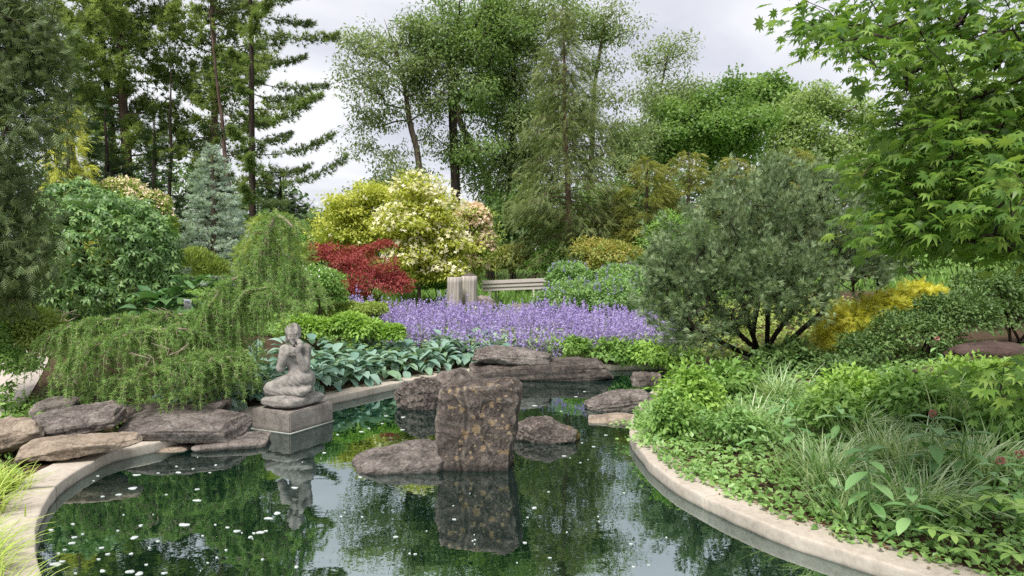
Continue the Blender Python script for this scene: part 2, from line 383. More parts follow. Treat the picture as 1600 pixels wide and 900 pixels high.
def ground_mat():
    m, nd, lk = new_mat('ground_soil_and_lawn')
    out = nd.new('ShaderNodeOutputMaterial'); p = nd.new('ShaderNodeBsdfPrincipled'); p.inputs['Roughness'].default_value = 0.95; p.inputs['Specular IOR Level'].default_value = 0.1
    g = nd.new('ShaderNodeNewGeometry'); n = nd.new('ShaderNodeTexNoise'); n.inputs['Scale'].default_value = 26; n.inputs['Detail'].default_value = 8; n.inputs['Roughness'].default_value = 0.7
    lk.new(g.outputs['Position'], n.inputs['Vector'])
    soil = ramp(nd, [(0.3, lin(48, 38, 30)), (0.55, lin(86, 70, 56)), (0.75, lin(120, 102, 84))]); lk.new(n.outputs['Fac'], soil.inputs[0])
    n2 = nd.new('ShaderNodeTexNoise'); n2.inputs['Scale'].default_value = 3; n2.inputs['Detail'].default_value = 8; lk.new(g.outputs['Position'], n2.inputs['Vector'])
    lawn = ramp(nd, [(0.3, lin(62, 92, 40)), (0.7, lin(112, 142, 66))]); lk.new(n2.outputs['Fac'], lawn.inputs[0])
    sx = nd.new('ShaderNodeSeparateXYZ'); lk.new(g.outputs['Position'], sx.inputs[0])
    mr = nd.new('ShaderNodeMapRange'); mr.inputs['From Min'].default_value = 18.0; mr.inputs['From Max'].default_value = 19.2; lk.new(sx.outputs['Y'], mr.inputs['Value'])
    mx = nd.new('ShaderNodeMix'); mx.data_type = 'RGBA'; lk.new(mr.outputs[0], mx.inputs[0]); lk.new(soil.outputs[0], mx.inputs[6]); lk.new(lawn.outputs[0], mx.inputs[7])
    lk.new(mx.outputs[2], p.inputs['Base Color'])
    b = nd.new('ShaderNodeBump'); b.inputs['Strength'].default_value = 0.8; b.inputs['Distance'].default_value = 0.03; lk.new(n.outputs['Fac'], b.inputs['Height']); lk.new(b.outputs[0], p.inputs['Normal'])
    lk.new(p.outputs[0], out.inputs[0]); return m
tag(gm.obj('ground', ground_mat(), smooth=True), 'brown planted soil running into green lawn behind the beds', kind='structure')

# ---- water
def water_mat():
    m, nd, lk = new_mat('dark_pond_water')
    out = nd.new('ShaderNodeOutputMaterial'); d = nd.new('ShaderNodeBsdfDiffuse'); gl = nd.new('ShaderNodeBsdfGlossy'); gl.inputs['Roughness'].default_value = 0.012
    d.inputs['Color'].default_value = (0.001, 0.010, 0.007, 1); gl.inputs['Color'].default_value = (0.84, 0.97, 0.97, 1)
    lw = nd.new('ShaderNodeLayerWeight'); lw.inputs['Blend'].default_value = 0.5
    mr = nd.new('ShaderNodeMapRange'); mr.inputs['From Min'].default_value = 0.2; mr.inputs['From Max'].default_value = 0.95; mr.inputs['To Min'].default_value = 0.48; mr.inputs['To Max'].default_value = 0.52
    lk.new(lw.outputs['Facing'], mr.inputs['Value'])
    g = nd.new('ShaderNodeNewGeometry'); mp = nd.new('ShaderNodeMapping'); mp.inputs['Scale'].default_value = (1.0, 1.0, 1)
    lk.new(g.outputs['Position'], mp.inputs[0])
    n = nd.new('ShaderNodeTexNoise'); n.inputs['Scale'].default_value = 4.5; n.inputs['Detail'].default_value = 3; n.inputs['Roughness'].default_value = 0.45; lk.new(mp.outputs[0], n.inputs['Vector'])
    b = nd.new('ShaderNodeBump'); b.inputs['Strength'].default_value = 0.024; b.inputs['Distance'].default_value = 0.05; lk.new(n.outputs['Fac'], b.inputs['Height'])
    lk.new(b.outputs[0], gl.inputs['Normal'])
    mx = nd.new('ShaderNodeMixShader'); lk.new(mr.outputs[0], mx.inputs[0]); lk.new(d.outputs[0], mx.inputs[1]); lk.new(gl.outputs[0], mx.inputs[2]); lk.new(mx.outputs[0], out.inputs[0])
    return m
wm = MB()
WX = np.arange(-6.5, 6.51, 0.5); WY = np.arange(2.0, 14.6, 0.5)
wx, wy = np.meshgrid(WX, WY); ii = (np.arange(len(WY) - 1)[:, None] * len(WX) + np.arange(len(WX) - 1)[None]).ravel()
keep = pond_sd(np.stack([(wx[:-1, :-1] + .25).ravel(), (wy[:-1, :-1] + .25).ravel()], 1)) < 0.55
ii = ii[keep]
wm.add(np.stack([wx, wy, wx * 0], -1).reshape(-1, 3), np.stack([ii, ii + 1, ii + len(WX) + 1, ii + len(WX)], 1))
tag(wm.obj('water', water_mat(), smooth=True), 'still dark green pond water mirroring trees and sky', kind='structure')

# ---- coping: swept concrete kerb in three stretches
CONC = stone_mat('pale_concrete', [(0.30, (140, 130, 118)), (0.46, (172, 162, 149)), (0.56, (186, 176, 163)), (0.70, (202, 193, 180))], scale=2.2, bump=0.5, dist=0.010, crack=False, zs=1.0, stain=((96, 88, 74), 0.0))
PER = 4
def coping(i0, i1, label, w=0.32):
    idx = [q % len(PL) for q in range(i0 * PER, i1 * PER + 1)]
    P = PL[idx]; P = catmull(P, 3, False)
    d = nrm(np.gradient(P, axis=0)); nv = np.stack([d[:, 1], -d[:, 0]], 1)
    c = P + nv * 0.1; sgn = 1 if np.mean(pond_sd(c)) > 0 else -1; nv = nv * sgn
    prof = [(.03, -.72), (.03, -.03), (.004, .0), (0, .015), (0, RIM - .03), (0, RIM - .012), (.004, RIM - .004), (.012, RIM), (.03, RIM), (w * .5, RIM + .002), (w - .03, RIM), (w - .01, RIM), (w, RIM - .012), (w, RIM - .04), (w, -.1)]
    V = []
    for k, (o_, z_) in enumerate(prof):
        q = np.concatenate([P + nv * o_, np.full((len(P), 1), z_)], 1)
        nz = fbm(q * 3.1, 3, 4)
        q[:, :2] += nv * (nz * 0.010)[:, None]; q[:, 2] += nz * 0.004
        V.append(q)
    V = np.stack(V, 1); m_ = len(prof)
    e = bpy.data.objects.new('pond_kerb', None); e.location = (float(P[0, 0]), float(P[0, 1]), 0); COL.objects.link(e); tag(e, label, kind='structure')
    s_ = np.concatenate([[0], np.cumsum(np.linalg.norm(np.diff(P, axis=0), axis=1))]); nsec = max(1, int(s_[-1] / 1.7)); cuts = np.searchsorted(s_, np.linspace(0, s_[-1], nsec + 1))
    for a_, b_ in zip(cuts[:-1], cuts[1:]):
        b_ = min(b_ + 1, len(P)); S = V[a_:b_].copy()
        if len(S) < 3: continue
        t0 = nrm(S[1] - S[0]); S[0] += t0 * .004; t1 = nrm(S[-1] - S[-2]); S[-1] -= t1 * .004
        n_ = len(S); k = np.arange(n_ - 1)[:, None] * m_; j = np.arange(m_ - 1)[None]
        mb = MB(); mb.add(S.reshape(-1, 3), np.stack([k + j, k + j + 1, k + m_ + j + 1, k + m_ + j], -1).reshape(-1, 4))
        for row in (0, n_ - 1):     # end caps
            for q in range(1, m_ // 2): mb.f.append(np.array([[row * m_ + q - 1, row * m_ + q, row * m_ + m_ - 1 - q, row * m_ + m_ - q]])); mb.t.append(np.zeros(1))
        mb.obj('kerb_section', CONC, e, True)
    return e
coping(0, 9, 'curved pale concrete kerb on the grassy side of the pond')
coping(9, 19, 'pale concrete kerb along the hosta bed at the back of the pond')
coping(20, 32, 'sweeping pale concrete kerb in front of the leafy bank')

# ---- path at the far left
pv = catmull([(-5.55, 7.3), (-5.85, 8.5), (-6.5, 10.0), (-7.3, 12.0), (-8.5, 14.0)], 6, False)
pd = nrm(np.gradient(pv, axis=0)); pn = np.stack([-pd[:, 1], pd[:, 0]], 1)
cols = [pv + pn * o_ for o_ in np.linspace(0, 2.2, 9)]
V = np.stack([np.concatenate([c, (gz(c[:, 0], c[:, 1]) + 0.02)[:, None]], 1) for c in cols], 1)
k = np.arange(len(pv) - 1)[:, None] * 9; j = np.arange(8)[None]
mb = MB(); mb.add(V.reshape(-1, 3), np.stack([k + j, k + j + 1, k + 10 + j, k + 9 + j], -1).reshape(-1, 4))
PATHM = stone_mat('path_paving', [(0.3, (150, 140, 132)), (0.5, (178, 168, 160)), (0.7, (196, 188, 180))], scale=6, bump=0.2, dist=0.006, crack=False)
tag(mb.obj('path', PATHM, smooth=True), 'pale grey paved path beside the weeping larch', kind='structure')

# ------------------------------------------------------------------ plant generators
def grow(trunk, targets, R, rng, rmin=0.004, seg=0.5, wob=0.12, pref=0.6, expo=0.48, start=0.25):
    """branch skeleton from a trunk polyline to every target; returns (paths, radii per path, direction at targets)"""
    trunk = catmull(trunk, 4, False); N = [p for p in trunk]; par = [-1] + list(range(len(trunk) - 1))
    targets = np.asarray(targets, float)
    dt = np.min(np.linalg.norm(targets[:, None] - trunk[None], axis=2), axis=1)
    order = np.argsort(dt); paths = []; tipn = np.zeros(len(targets), int); dirs = np.zeros((len(targets), 3))
    first = max(1, int(len(trunk) * start))
    allowed = np.arange(len(trunk)) >= first
    arr = np.zeros((len(trunk) + len(targets) * 9, 3)); arr[:len(trunk)] = trunk
    ok = np.zeros(len(arr), bool); ok[:len(trunk)] = allowed; n = len(trunk)
    for ti in order:
        t = targets[ti]; A = arr[:n]; dv_ = t - A; dist = np.linalg.norm(dv_, axis=1)
        cost = dist + pref * np.maximum(0, A[:, 2] - t[2] + 0.2 * dist) + np.where(ok[:n], 0, 1e6)
        j = int(np.argmin(cost)); L = dist[j]; m = int(min(8, max(2, L / seg)))
        a = A[j].copy(); w = rng.normal(0, wob * L * 0.5, 3); w[2] += 0.10 * L
        path = [j]; prev = j
        for q in range(1, m + 1):
            u = q / m; pt = a + (t - a) * u + w * (u * (1 - u) * 2) + (rng.normal(0, wob * 0.12 * L, 3) if q < m else 0)
            arr[n] = pt; ok[n] = True; par.append(prev); prev = n; path.append(n); n += 1
        paths.append(path); tipn[ti] = prev; dirs[ti] = arr[prev] - arr[par[prev]]
    wgt = np.zeros(n); wgt[tipn] += 1
    for i in range(n - 1, 0, -1): wgt[par[i]] += wgt[i]
    rad = np.maximum(rmin, R * (np.maximum(wgt, 1) / max(wgt[0], 1)) ** expo)
    return arr[:n], len(trunk), paths, rad, nrm(dirs)
def wood_mesh(G, sides=5, tsides=9, flare=1.35):
    A, nt, paths, rad, _ = G; mb = MB()
    tr = rad[:nt].copy(); tr[-1] = min(tr[-1], tr[-2]); tr[0] *= flare
    mb.tube(A[:nt], tr, tsides)
    for p in paths:
        r = rad[p].copy(); r[0] = min(r[0], r[1] * 1.25)
        mb.tube(A[p], r, sides if r[1] > 0.02 else 3)
    return mb
def lobe_px(l, depth):
    """(cx, cy, rx, ry[, dy[, rdepth]]) read off the photograph at a depth -> world centre and radii"""
    cx, cy, rx, ry = l[:4]; dd = l[4] if len(l) > 4 else 0.0
    c = at(cx, cy, depth + dd); s = (depth + dd) / F
    return c, np.array([rx * s, (l[5] if len(l) > 5 else rx * s), ry * s])
def in_lobes(lobes, n, rng, power=0.45, half=None):
    vol = np.array([np.prod(r) ** 0.75 for c, r in lobes]); k = rng.choice(len(lobes), n, p=vol / vol.sum())
    d = nrm(rng.normal(size=(n, 3))); u = rng.uniform(size=n) ** power
    C = np.array([c for c, r in lobes])[k]; Rr = np.array([r for c, r in lobes])[k]
    return C + d * u[:, None] * Rr, d
def leaves(mb, centers, cdirs, per, spread, T, size, rng, outc=None, up=0.8, outw=0.5, droop=0.2, flat=0.6, tvar=0.5, tbase=None, wid=1.0, lean=0.0):
    n = len(centers); N = n * per
    c = np.repeat(centers, per, 0); cd = np.repeat(cdirs, per, 0)
    off = rng.normal(size=(N, 3)); off /= np.maximum(1, np.linalg.norm(off, axis=1, keepdims=True) / 1.7)
    off = off * spread * np.array([1, 1, flat])
    off = off - cd * (rng.uniform(0, 1, (N, 1)) * spread * 1.4)
    pos = c + off
    out = nrm(off + (0 if outc is None else 0.8 * spread * nrm(c - outc)))
    nv = nrm(np.array([0, 0, up]) + outw * out + 0.45 * rng.normal(size=(N, 3)))
    d = nrm(out * 0.7 + 0.6 * rng.normal(size=(N, 3)) + np.array([0, 0, -droop]))
    ct = np.repeat(rng.uniform(size=n) if tbase is None else tbase, per)
    tint = np.clip(ct * (1 - tvar) + rng.uniform(size=N) * tvar, 0, 1)
    mb.scatter(T, pos, d, nv, size * rng.uniform(0.65, 1.25, N), tint, wid)
    return pos
def dtree(name, label, depth, trunk_px, lobes_px_, nclump, per, leafsize, spread, leafm, barkm, R, seed, cat='tree', group=None,
          T=DIAMOND, power=0.5, twigs=0.006, up=0.8, droop=0.2, flat=0.7, wid=1.0, seg=0.8, start=0.25, wob=0.14, sub_=0, subr=0.6):
    rng = np.random.default_rng(seed)
    lobes = [lobe_px(l, depth) for l in lobes_px_]
    if sub_:      # twigs gathered into boughs, with gaps between them
        sc_, _ = in_lobes(lobes, sub_, rng, power); tg = sc_[rng.integers(0, sub_, nclump)] + rng.normal(0, 1, (nclump, 3)) * subr * np.array([1, 1, .6])
    else: tg, _ = in_lobes(lobes, nclump, rng, power)
    tr = [at(q[0], q[1], depth + (q[2] if len(q) > 2 else 0)) for q in trunk_px]
    base = tr[0].copy(); base[2] = gz(base[0], base[1]) - 0.1
    if tr[0][2] > base[2] + 0.3: tr = [base] + tr
    else: tr[0] = base
    G = grow(tr, tg, R, rng, twigs, seg=seg, start=start, wob=wob)
    e = thing(name, label, cat, base, group)
    wood_mesh(G).obj('trunk', barkm, e, True)
    cm_ = np.mean([c for c, r in lobes], axis=0)
    mb = MB(); leaves(mb, tg, G[4], per, spread, T, leafsize, rng, cm_, up=up, droop=droop, flat=flat, wid=wid)
    mb.obj('crown', leafm, e)
    return e
def conifer(name, label, base, H, R, L, z0, nb, leafm, barkm, seed, a=-0.05, b=0.25, tuftn=60, tsize=0.14, T=NEEDLES, wd=0.28, lean=(0, 0),
            cat='tree', group=None, tr=(0.2, 1.0), azf=None, zbias=1.0, upt=0.35, shape=None, dead=0, vj=0.03, jit=0.25, tilt=0.0, gap=0.0):
    """trunk with whorled boughs; L = bough length at the crown's foot, shape(u) its change with height"""
    rng = np.random.default_rng(seed); base = np.asarray(base, float)
    top = base + np.array([lean[0], lean[1], H])
    tp = np.array([base + (top - base) * t + np.array([rng.normal(0, 0.012) * H * t * (1 - t), rng.normal(0, .012) * H * t * (1 - t), 0]) for t in np.linspace(0, 1, 8)])
    e = thing(name, label, cat, base, group)
    wood = MB(); tt = np.linspace(0, 1, 8); wood.tube(tp, R * (1 - tt) ** 0.8 + 0.012, 9)
    fol = MB()
    for i in range(nb):
        u = (i + rng.uniform(0, .8)) / nb; u = u ** zbias
        h = z0 + (H - z0) * u; c = base + (top - base) * (h / H)
        sh = (1 - u) if shape is None else shape(u)
        l = L * sh * rng.uniform(1 - jit, 1 + jit * .6) + 0.08
        az = i * 2.39996 + rng.normal(0, .35)
        if azf is not None: l *= azf(az, u)
        if rng.uniform() < gap: l *= 0.35
        rd = np.array([math.cos(az), math.sin(az), 0]); sd = np.array([-rd[1], rd[0], 0])
        bb = b * rng.uniform(.6, 1.3); aa = a + rng.normal(0, .06) + tilt * u
        t = np.linspace(0, 1, 7); bend = rng.normal(0, .08)
        P = c + rd * (l * t)[:, None] + np.array([0, 0, 1]) * (l * (aa * t + bb * t * t))[:, None] + sd * (l * bend * t * t)[:, None]
        br = max(0.008, R * 0.22 * (l / max(L, .1)) ** .8)
        wood.tube(P, br * (1 - 0.85 * t), 5)
        n = int(tuftn * (l / L) ** 1.1) + 3
        if i < dead: n = int(n * 0.12)
        q = tr[0] + (tr[1] - tr[0]) * rng.uniform(size=n) ** 0.75
        ip = np.stack([np.interp(q, t, P[:, k_]) for k_ in range(3)], 1)
        lat = rng.normal(size=n) * wd * l * np.clip(1.12 - q, 0.12, 0.75)
        pos = ip + sd * lat[:, None] + rd * (np.abs(lat) * 0.45)[:, None] + np.array([0, 0, 1]) * (rng.normal(0, vj, n) * (1 + l) - 0.0)[:, None]
        d = nrm(rd * 0.8 + sd * (np.sign(lat) * rng.uniform(.1, .9, n))[:, None] + np.array([0, 0, upt]) + .35 * rng.normal(size=(n, 3)))
        nv = nrm(np.array([0, 0, 1.0]) + .3 * rng.normal(size=(n, 3)))
        fol.scatter(T, pos, d, nv, tsize * rng.uniform(.75, 1.25, n), np.clip(rng.uniform(size=n) * .6 + .4 * rng.uniform(), 0, 1))
    wood.obj('trunk', barkm, e, True); fol.obj('crown', leafm, e)
    return e
def shrub(name, label, depth, lobes_px_, n, leafsize, leafm, seed, cat='shrub', T=FOLD, barkm=None, stems=7, up=0.6, outw=0.8, droop=0.35, shell=0.28,
          group=None, wid=1.0, rough=0.18, flowers=None, lower=-0.35, part='foliage', clump=0.0):
    """mounded shrub: leaves on the rough shells of its lobes, stems beneath; flowers = (n, template, size, material, lift, zmin)"""
    rng = np.random.default_rng(seed); lobes = [lobe_px(l, depth) for l in lobes_px_]
    cm_ = np.mean([c for c, r in lobes], axis=0); base = np.array([cm_[0], cm_[1], gz(cm_[0], cm_[1])])
    e = thing(name, label, cat, base, group)
    def pts(n, sh, off=0.0):
        vol = np.array([(r[0] * r[2]) for c, r in lobes]); k = rng.choice(len(lobes), n, p=vol / vol.sum())
        d = nrm(rng.normal(size=(n, 3))); d[:, 2] = np.where(d[:, 2] < lower, -d[:, 2], d[:, 2])
        C = np.array([c for c, r in lobes])[k]; Rr = np.array([r for c, r in lobes])[k]
        rr = 1 + rough * fbm(d * 2.6 + k[:, None] * 7.3, 3, seed) - np.abs(rng.normal(0, sh, n)) + off
        p = C + d * Rr * rr[:, None]; g_ = gz(p[:, 0], p[:, 1]); p[:, 2] = np.maximum(p[:, 2], g_ + 0.02)
        return p, nrm(d / Rr), k
    P, D, k = pts(n, shell)
    if clump > 0: P = P + clump * np.stack([vnoise(P * 6, 1), vnoise(P * 6, 2), vnoise(P * 6, 3)], 1)
    nv = nrm(D * outw + np.array([0, 0, up]) + .35 * rng.normal(size=(n, 3)))
    d = nrm(D * 0.8 + np.array([0, 0, -droop]) + .5 * rng.normal(size=(n, 3)))
    cl = 0.5 + 0.5 * vnoise(P * 3.0, seed + 3)
    mb = MB(); mb.scatter(T, P, d, nv, leafsize * rng.uniform(.65, 1.25, n), np.clip(.45 * cl + .55 * rng.uniform(size=n), 0, 1), wid)
    mb.obj(part, leafm, e)
    if barkm is not None and stems:
        wm_ = MB()
        for i in range(stems):
            c, r = lobes[i % len(lobes)]
            t = c + nrm(rng.normal(size=3)) * r * .55
            b0 = base + np.array([rng.normal(0, .08), rng.normal(0, .08), -.05]); md = (b0 + t) / 2 + rng.normal(0, .08, 3)
            wm_.tube(catmull([b0, md, t], 4, False), np.linspace(.022, .006, 9), 5)
        wm_.obj('stems', barkm, e, True)
    if flowers:
        fn, FT, fs, fm, lift, zmin = flowers
        P, D, k = pts(fn * 2, shell * .4, lift); zc = (P[:, 2] - cm_[2])
        s_ = np.argsort(-(D[:, 2] + rng.uniform(size=len(D)) * (1 - zmin)))[:fn]; P, D = P[s_], D[s_]
        f_ = MB(); f_.scatter(FT, P, nrm(D * .4 + rng.normal(size=P.shape) * .5), nrm(D + np.array([0, -.35, .8])), fs * rng.uniform(.7, 1.2, len(P)), rng.uniform(size=len(P)))
        f_.obj('flowers', fm, e)['kind'] = 'stuff'
    return e
def blades(mb, c, n, L, rng, spread=0.10, w=0.012, bend=0.6, segs=4, up=1.0, tint=(0, 1), dirbias=None):
    for i in range(n):
        az = rng.uniform(0, 2 * math.pi); l = L * rng.uniform(.6, 1.15); rd = np.array([math.cos(az), math.sin(az), 0])
        if dirbias is not None: rd = nrm(rd + dirbias)
        b0 = c + rd * rng.uniform(0, spread) + np.array([rng.normal(0, spread * .5), rng.normal(0, spread * .5), -.02])
        t = np.linspace(0, 1, segs + 1); k = rng.uniform(.25, 1.0) * bend
        P = b0 + rd * (l * (0.25 * t + k * t * t * .75))[:, None] + np.array([0, 0, 1]) * (l * up * (t * (1 - .1 * k) - k * .55 * t ** 2.4))[:, None]
        sd = np.array([-rd[1], rd[0], 0]) * w * rng.uniform(.7, 1.2)
        wv = (1 - t ** 2.2)[:, None] * 0.9 + 0.06
        V = np.concatenate([P - sd * wv, P + sd * wv + np.array([0, 0, .25 * w])]); m_ = segs + 1
        mb.add(V, [[q, q + 1, q + 1 + m_, q + m_] for q in range(segs)], rng.uniform(*tint))

# ------------------------------------------------------------------ foliage palettes
BARK = bark_mat('grey_brown_bark', (58, 50, 44), (112, 100, 88))
BARK_D = bark_mat('dark_bark', (34, 29, 27), (74, 64, 57))
BARK_R = bark_mat('reddish_bark', (90, 72, 62), (142, 118, 104))
BARK_P = bark_mat('pine_bark', (66, 54, 48), (120, 102, 92))
TWIG = bark_mat('pale_twig', (120, 108, 92), (168, 156, 138), 12)
L_PINE = leaf_mat('white_pine_needles', [(94, 116, 68), (124, 146, 88), (154, 172, 112)], .4)
L_PINE2 = leaf_mat('bright_pine_needles', [(106, 128, 76), (140, 160, 98), (172, 186, 126)], .4)
L_DARK = leaf_mat('dark_evergreen', [(44, 62, 42), (62, 84, 54), (84, 106, 68)], .2)
L_JUN = leaf_mat('juniper_sprays', [(80, 98, 62), (106, 126, 80), (136, 154, 102)], .3)
L_LOC = leaf_mat('airy_tree_leaves', [(108, 130, 82), (136, 156, 104), (166, 182, 132)], .45)
L_LOC2 = leaf_mat('airy_tree_leaves_dark', [(94, 122, 68), (124, 152, 88), (152, 176, 110)], .45)
L_MAP = leaf_mat('oak_leaves', [(96, 128, 68), (126, 158, 86), (156, 184, 110)], .5)
L_PALE = leaf_mat('pale_tree_leaves', [(120, 146, 88), (150, 174, 108), (180, 198, 134)], .45)
L_RED = leaf_mat('redwood_feathers', [(98, 112, 70), (124, 138, 88), (152, 162, 110)], .4)
L_OLIVE = leaf_mat('olive_hemlock', [(112, 122, 62), (144, 150, 78), (174, 174, 100)], .35)
L_GOLD = leaf_mat('gold_cypress', [(164, 172, 72), (196, 202, 96), (220, 222, 126)], .35)
L_MOUND = leaf_mat('buckeye_leaves', [(80, 114, 62), (108, 144, 80), (142, 176, 106)], .25, .42, .5)
L_BLUE = leaf_mat('blue_spruce_needles', [(150, 170, 160), (184, 202, 190), (212, 224, 214)], .25)
L_DOG = leaf_mat('dogwood_leaves', [(150, 164, 66), (188, 196, 88), (214, 214, 116)], .4)
L_DOG2 = leaf_mat('dogwood_leaves_green', [(120, 144, 62), (152, 172, 84), (184, 194, 106)], .35)
P_CREAM = leaf_mat('cream_bracts', [(214, 208, 160), (236, 230, 196), (244, 238, 220)], .25)
P_PINKC = leaf_mat('pinkish_cream_bracts', [(214, 190, 160), (230, 206, 182), (240, 226, 200)], .25)
P_WHITE = leaf_mat('white_petals', [(225, 225, 215), (245, 245, 240)], .25)
L_REDM = leaf_mat('crimson_maple_leaves', [(98, 40, 44), (138, 54, 58), (178, 88, 82), (132, 76, 60)], .3)
L_ORAN = leaf_mat('amber_maple_leaves', [(160, 148, 80), (180, 168, 92), (140, 158, 80), (164, 180, 98)], .35)
L_BAPT = leaf_mat('blue_green_leaves', [(108, 146, 84), (136, 172, 104), (166, 196, 126)], .35)
L_CAT = leaf_mat('catmint_leaves', [(112, 134, 96), (140, 160, 116), (166, 182, 138)], .25)
P_LAV = leaf_mat('lavender_flowers', [(156, 140, 204), (180, 164, 222), (206, 194, 236)], .35)
P_BLUE = leaf_mat('blue_flowers', [(136, 136, 176), (166, 164, 200)], .25)
L_LIME = leaf_mat('lime_leaves', [(116, 154, 66), (148, 184, 86), (180, 208, 112)], .35)
L_FRESH = leaf_mat('fresh_green_leaves', [(94, 132, 62), (128, 166, 84), (162, 194, 110)], .35)
L_YELG = leaf_mat('yellow_green_leaves', [(120, 144, 66), (150, 172, 86), (182, 194, 112)], .35)
L_MUGO = leaf_mat('mugo_needles', [(96, 118, 82), (126, 148, 106), (162, 178, 136)], .25)
L_LARCH = leaf_mat('larch_needles', [(98, 134, 68), (132, 166, 90), (170, 196, 122)], .35)
L_YEL = leaf_mat('golden_yew_leaves', [(150, 162, 60), (204, 202, 76), (232, 226, 112)], .35)
L_YEW = leaf_mat('dark_yew_leaves', [(66, 92, 50), (94, 122, 66), (124, 150, 88)], .3)
L_COVER = leaf_mat('groundcover_leaves', [(96, 134, 72), (130, 168, 94), (168, 202, 122)], .35, .4, .5)
L_SEDGE = leaf_mat('variegated_sedge', [(112, 150, 90), (162, 190, 132), (218, 228, 192)], .35)
L_GRASS = leaf_mat('lime_grass', [(136, 164, 66), (170, 192, 88), (200, 214, 120)], .35)
L_FAR = leaf_mat('far_wood_leaves', [(52, 78, 42), (78, 106, 56), (112, 136, 78)], .3)
P_CORAL = leaf_mat('coral_buds', [(166, 112, 104), (190, 142, 132)], .2)

# ------------------------------------------------------------------ far wood behind everything
rng = np.random.default_rng(11); mb = MB(); n = 38000
X = rng.uniform(-46, 46, n); Yb = 50 + rng.uniform(0, 7, n)
top = 4.6 + 2.4 * fbm(np.stack([X * .22, X * 0, X * 0], -1), 3, 5) + 2.0 * sstep(6, 22, np.abs(X + 1))
top = top * (1 - .5 * np.exp(-((X + 13.7) / 3.0) ** 2))
Z = gz(X, Yb) + rng.uniform(0, 1, n) ** .8 * np.maximum(2.0, top)
Pw = np.stack([X, Yb, Z], 1) + .5 * np.stack([vnoise(np.stack([X, Yb, Z], 1) * .9, q) for q in (1, 2, 3)], 1)
mb.scatter(DIAMOND, Pw, rng.normal(size=(n, 3)) + np.array([0, 0, -.3]), rng.normal(size=(n, 3)) * .5 + np.array([0, -.6, .8]), .34 * rng.uniform(.6, 1.3, n),
           np.clip(.5 + .5 * vnoise(Pw * .35, 8) * 1.3 + rng.normal(0, .15, n), 0, 1), 1.5)
tag(mb.obj('woodland_backdrop', L_FAR), 'hazy mass of green woodland far behind the garden trees', 'woodland', kind='stuff')

# ------------------------------------------------------------------ tall trees
def gbase(px, depth):
    x = (px - 800) / F * depth; return np.array([x, depth, float(gz(x, depth)) - .05])
# white pines on the left
conifer('white_pine', 'tall white pine with two close trunks behind the gold cypress', gbase(208, 31), 17.5, .24, 3.2, 4.2, 76, L_PINE2, BARK_P, 21, a=0.10, b=.22,
        gap=.25, vj=.06, tuftn=190, tsize=.30, wd=.30, shape=lambda u: .62 + .5 * u - .75 * u ** 3, lean=(-.5, 0), group='white pines at the back')
conifer('white_pine', 'slim white pine with a leaning dark trunk close to its twin', gbase(190, 31.5), 15.5, .20, 2.2, 6.0, 40, L_PINE2, BARK_D, 22, a=0.05, b=.25,
        gap=.3, vj=.06, tuftn=150, tsize=.28, wd=.28, shape=lambda u: .7 + .4 * u - .8 * u ** 3, lean=(-.9, 0), group='white pines at the back')
conifer('white_pine', 'broad white pine straight behind the blue spruce', gbase(338, 32), 17.0, .19, 3.2, 3.4, 76, L_PINE2, BARK_P, 23, a=0.08, b=.22,
        gap=.25, vj=.06, tuftn=180, tsize=.30, wd=.30, shape=lambda u: .75 + .35 * u - .8 * u ** 3, group='white pines at the back')
conifer('white_pine', 'open white pine with long boughs sweeping out against the pale sky', gbase(397, 28), 16.0, .13, 4.3, 1.6, 66, L_PINE, BARK_D, 24, a=-.16, b=.34,
        tuftn=300, tsize=.21, wd=.13, shape=lambda u: .95 - .55 * u, azf=lambda az, u: .55 + .45 * math.cos(az), group='white pines at the back', vj=.02, tr=(.22, 1))
conifer('dead_pine', 'thin bare dark leaning pine stem between the pines', gbase(262, 30), 8.5, .09, 1.3, 3.0, 16, L_DARK, BARK_D, 25, tuftn=8, tsize=.2, lean=(.3, 0), a=-.1)
conifer('bare_pine', 'slender half bare leaning pine near the long boughed pine', gbase(372, 29), 10.5, .11, 1.4, 4.5, 18, L_DARK, BARK_P, 26, tuftn=14, tsize=.2, lean=(-1.0, 0), a=-.15)
# dark evergreens under the pines
for i, (px, dp, hh, LL, lab) in enumerate([(170, 27, 6.3, 1.7, 'dark green evergreen under the pines behind the gold cypress'),
                                          (245, 28, 6.0, 1.8, 'dark green evergreen in the gap behind the pink flowering shrub'),
                                          (118, 25, 7.0, 1.8, 'dark green evergreen half hidden by the juniper'),
                                          (440, 33, 4.6, 2.4, 'low dark evergreen below the sweeping pine boughs'),
                                          (330, 27, 4.4, 1.7, 'dark evergreen straight behind the blue spruce')]):
    conifer('dark_evergreen', lab, gbase(px, dp), hh, .14, LL, .3, 50, L_DARK, BARK_D, 31 + i, a=-.15, b=.12, tuftn=60, tsize=.34, T=SPRAY, wd=.4, group='dark evergreens at the back')
# dark spire behind the near maple
conifer('dark_spruce', 'narrow dark spruce partly hidden behind the near maple', gbase(1418, 24), 7.9, .14, 1.15, .5, 60, L_DARK, BARK_D, 36, a=-.1, b=.1, tuftn=56, tsize=.28, T=SPRAY, wd=.4)

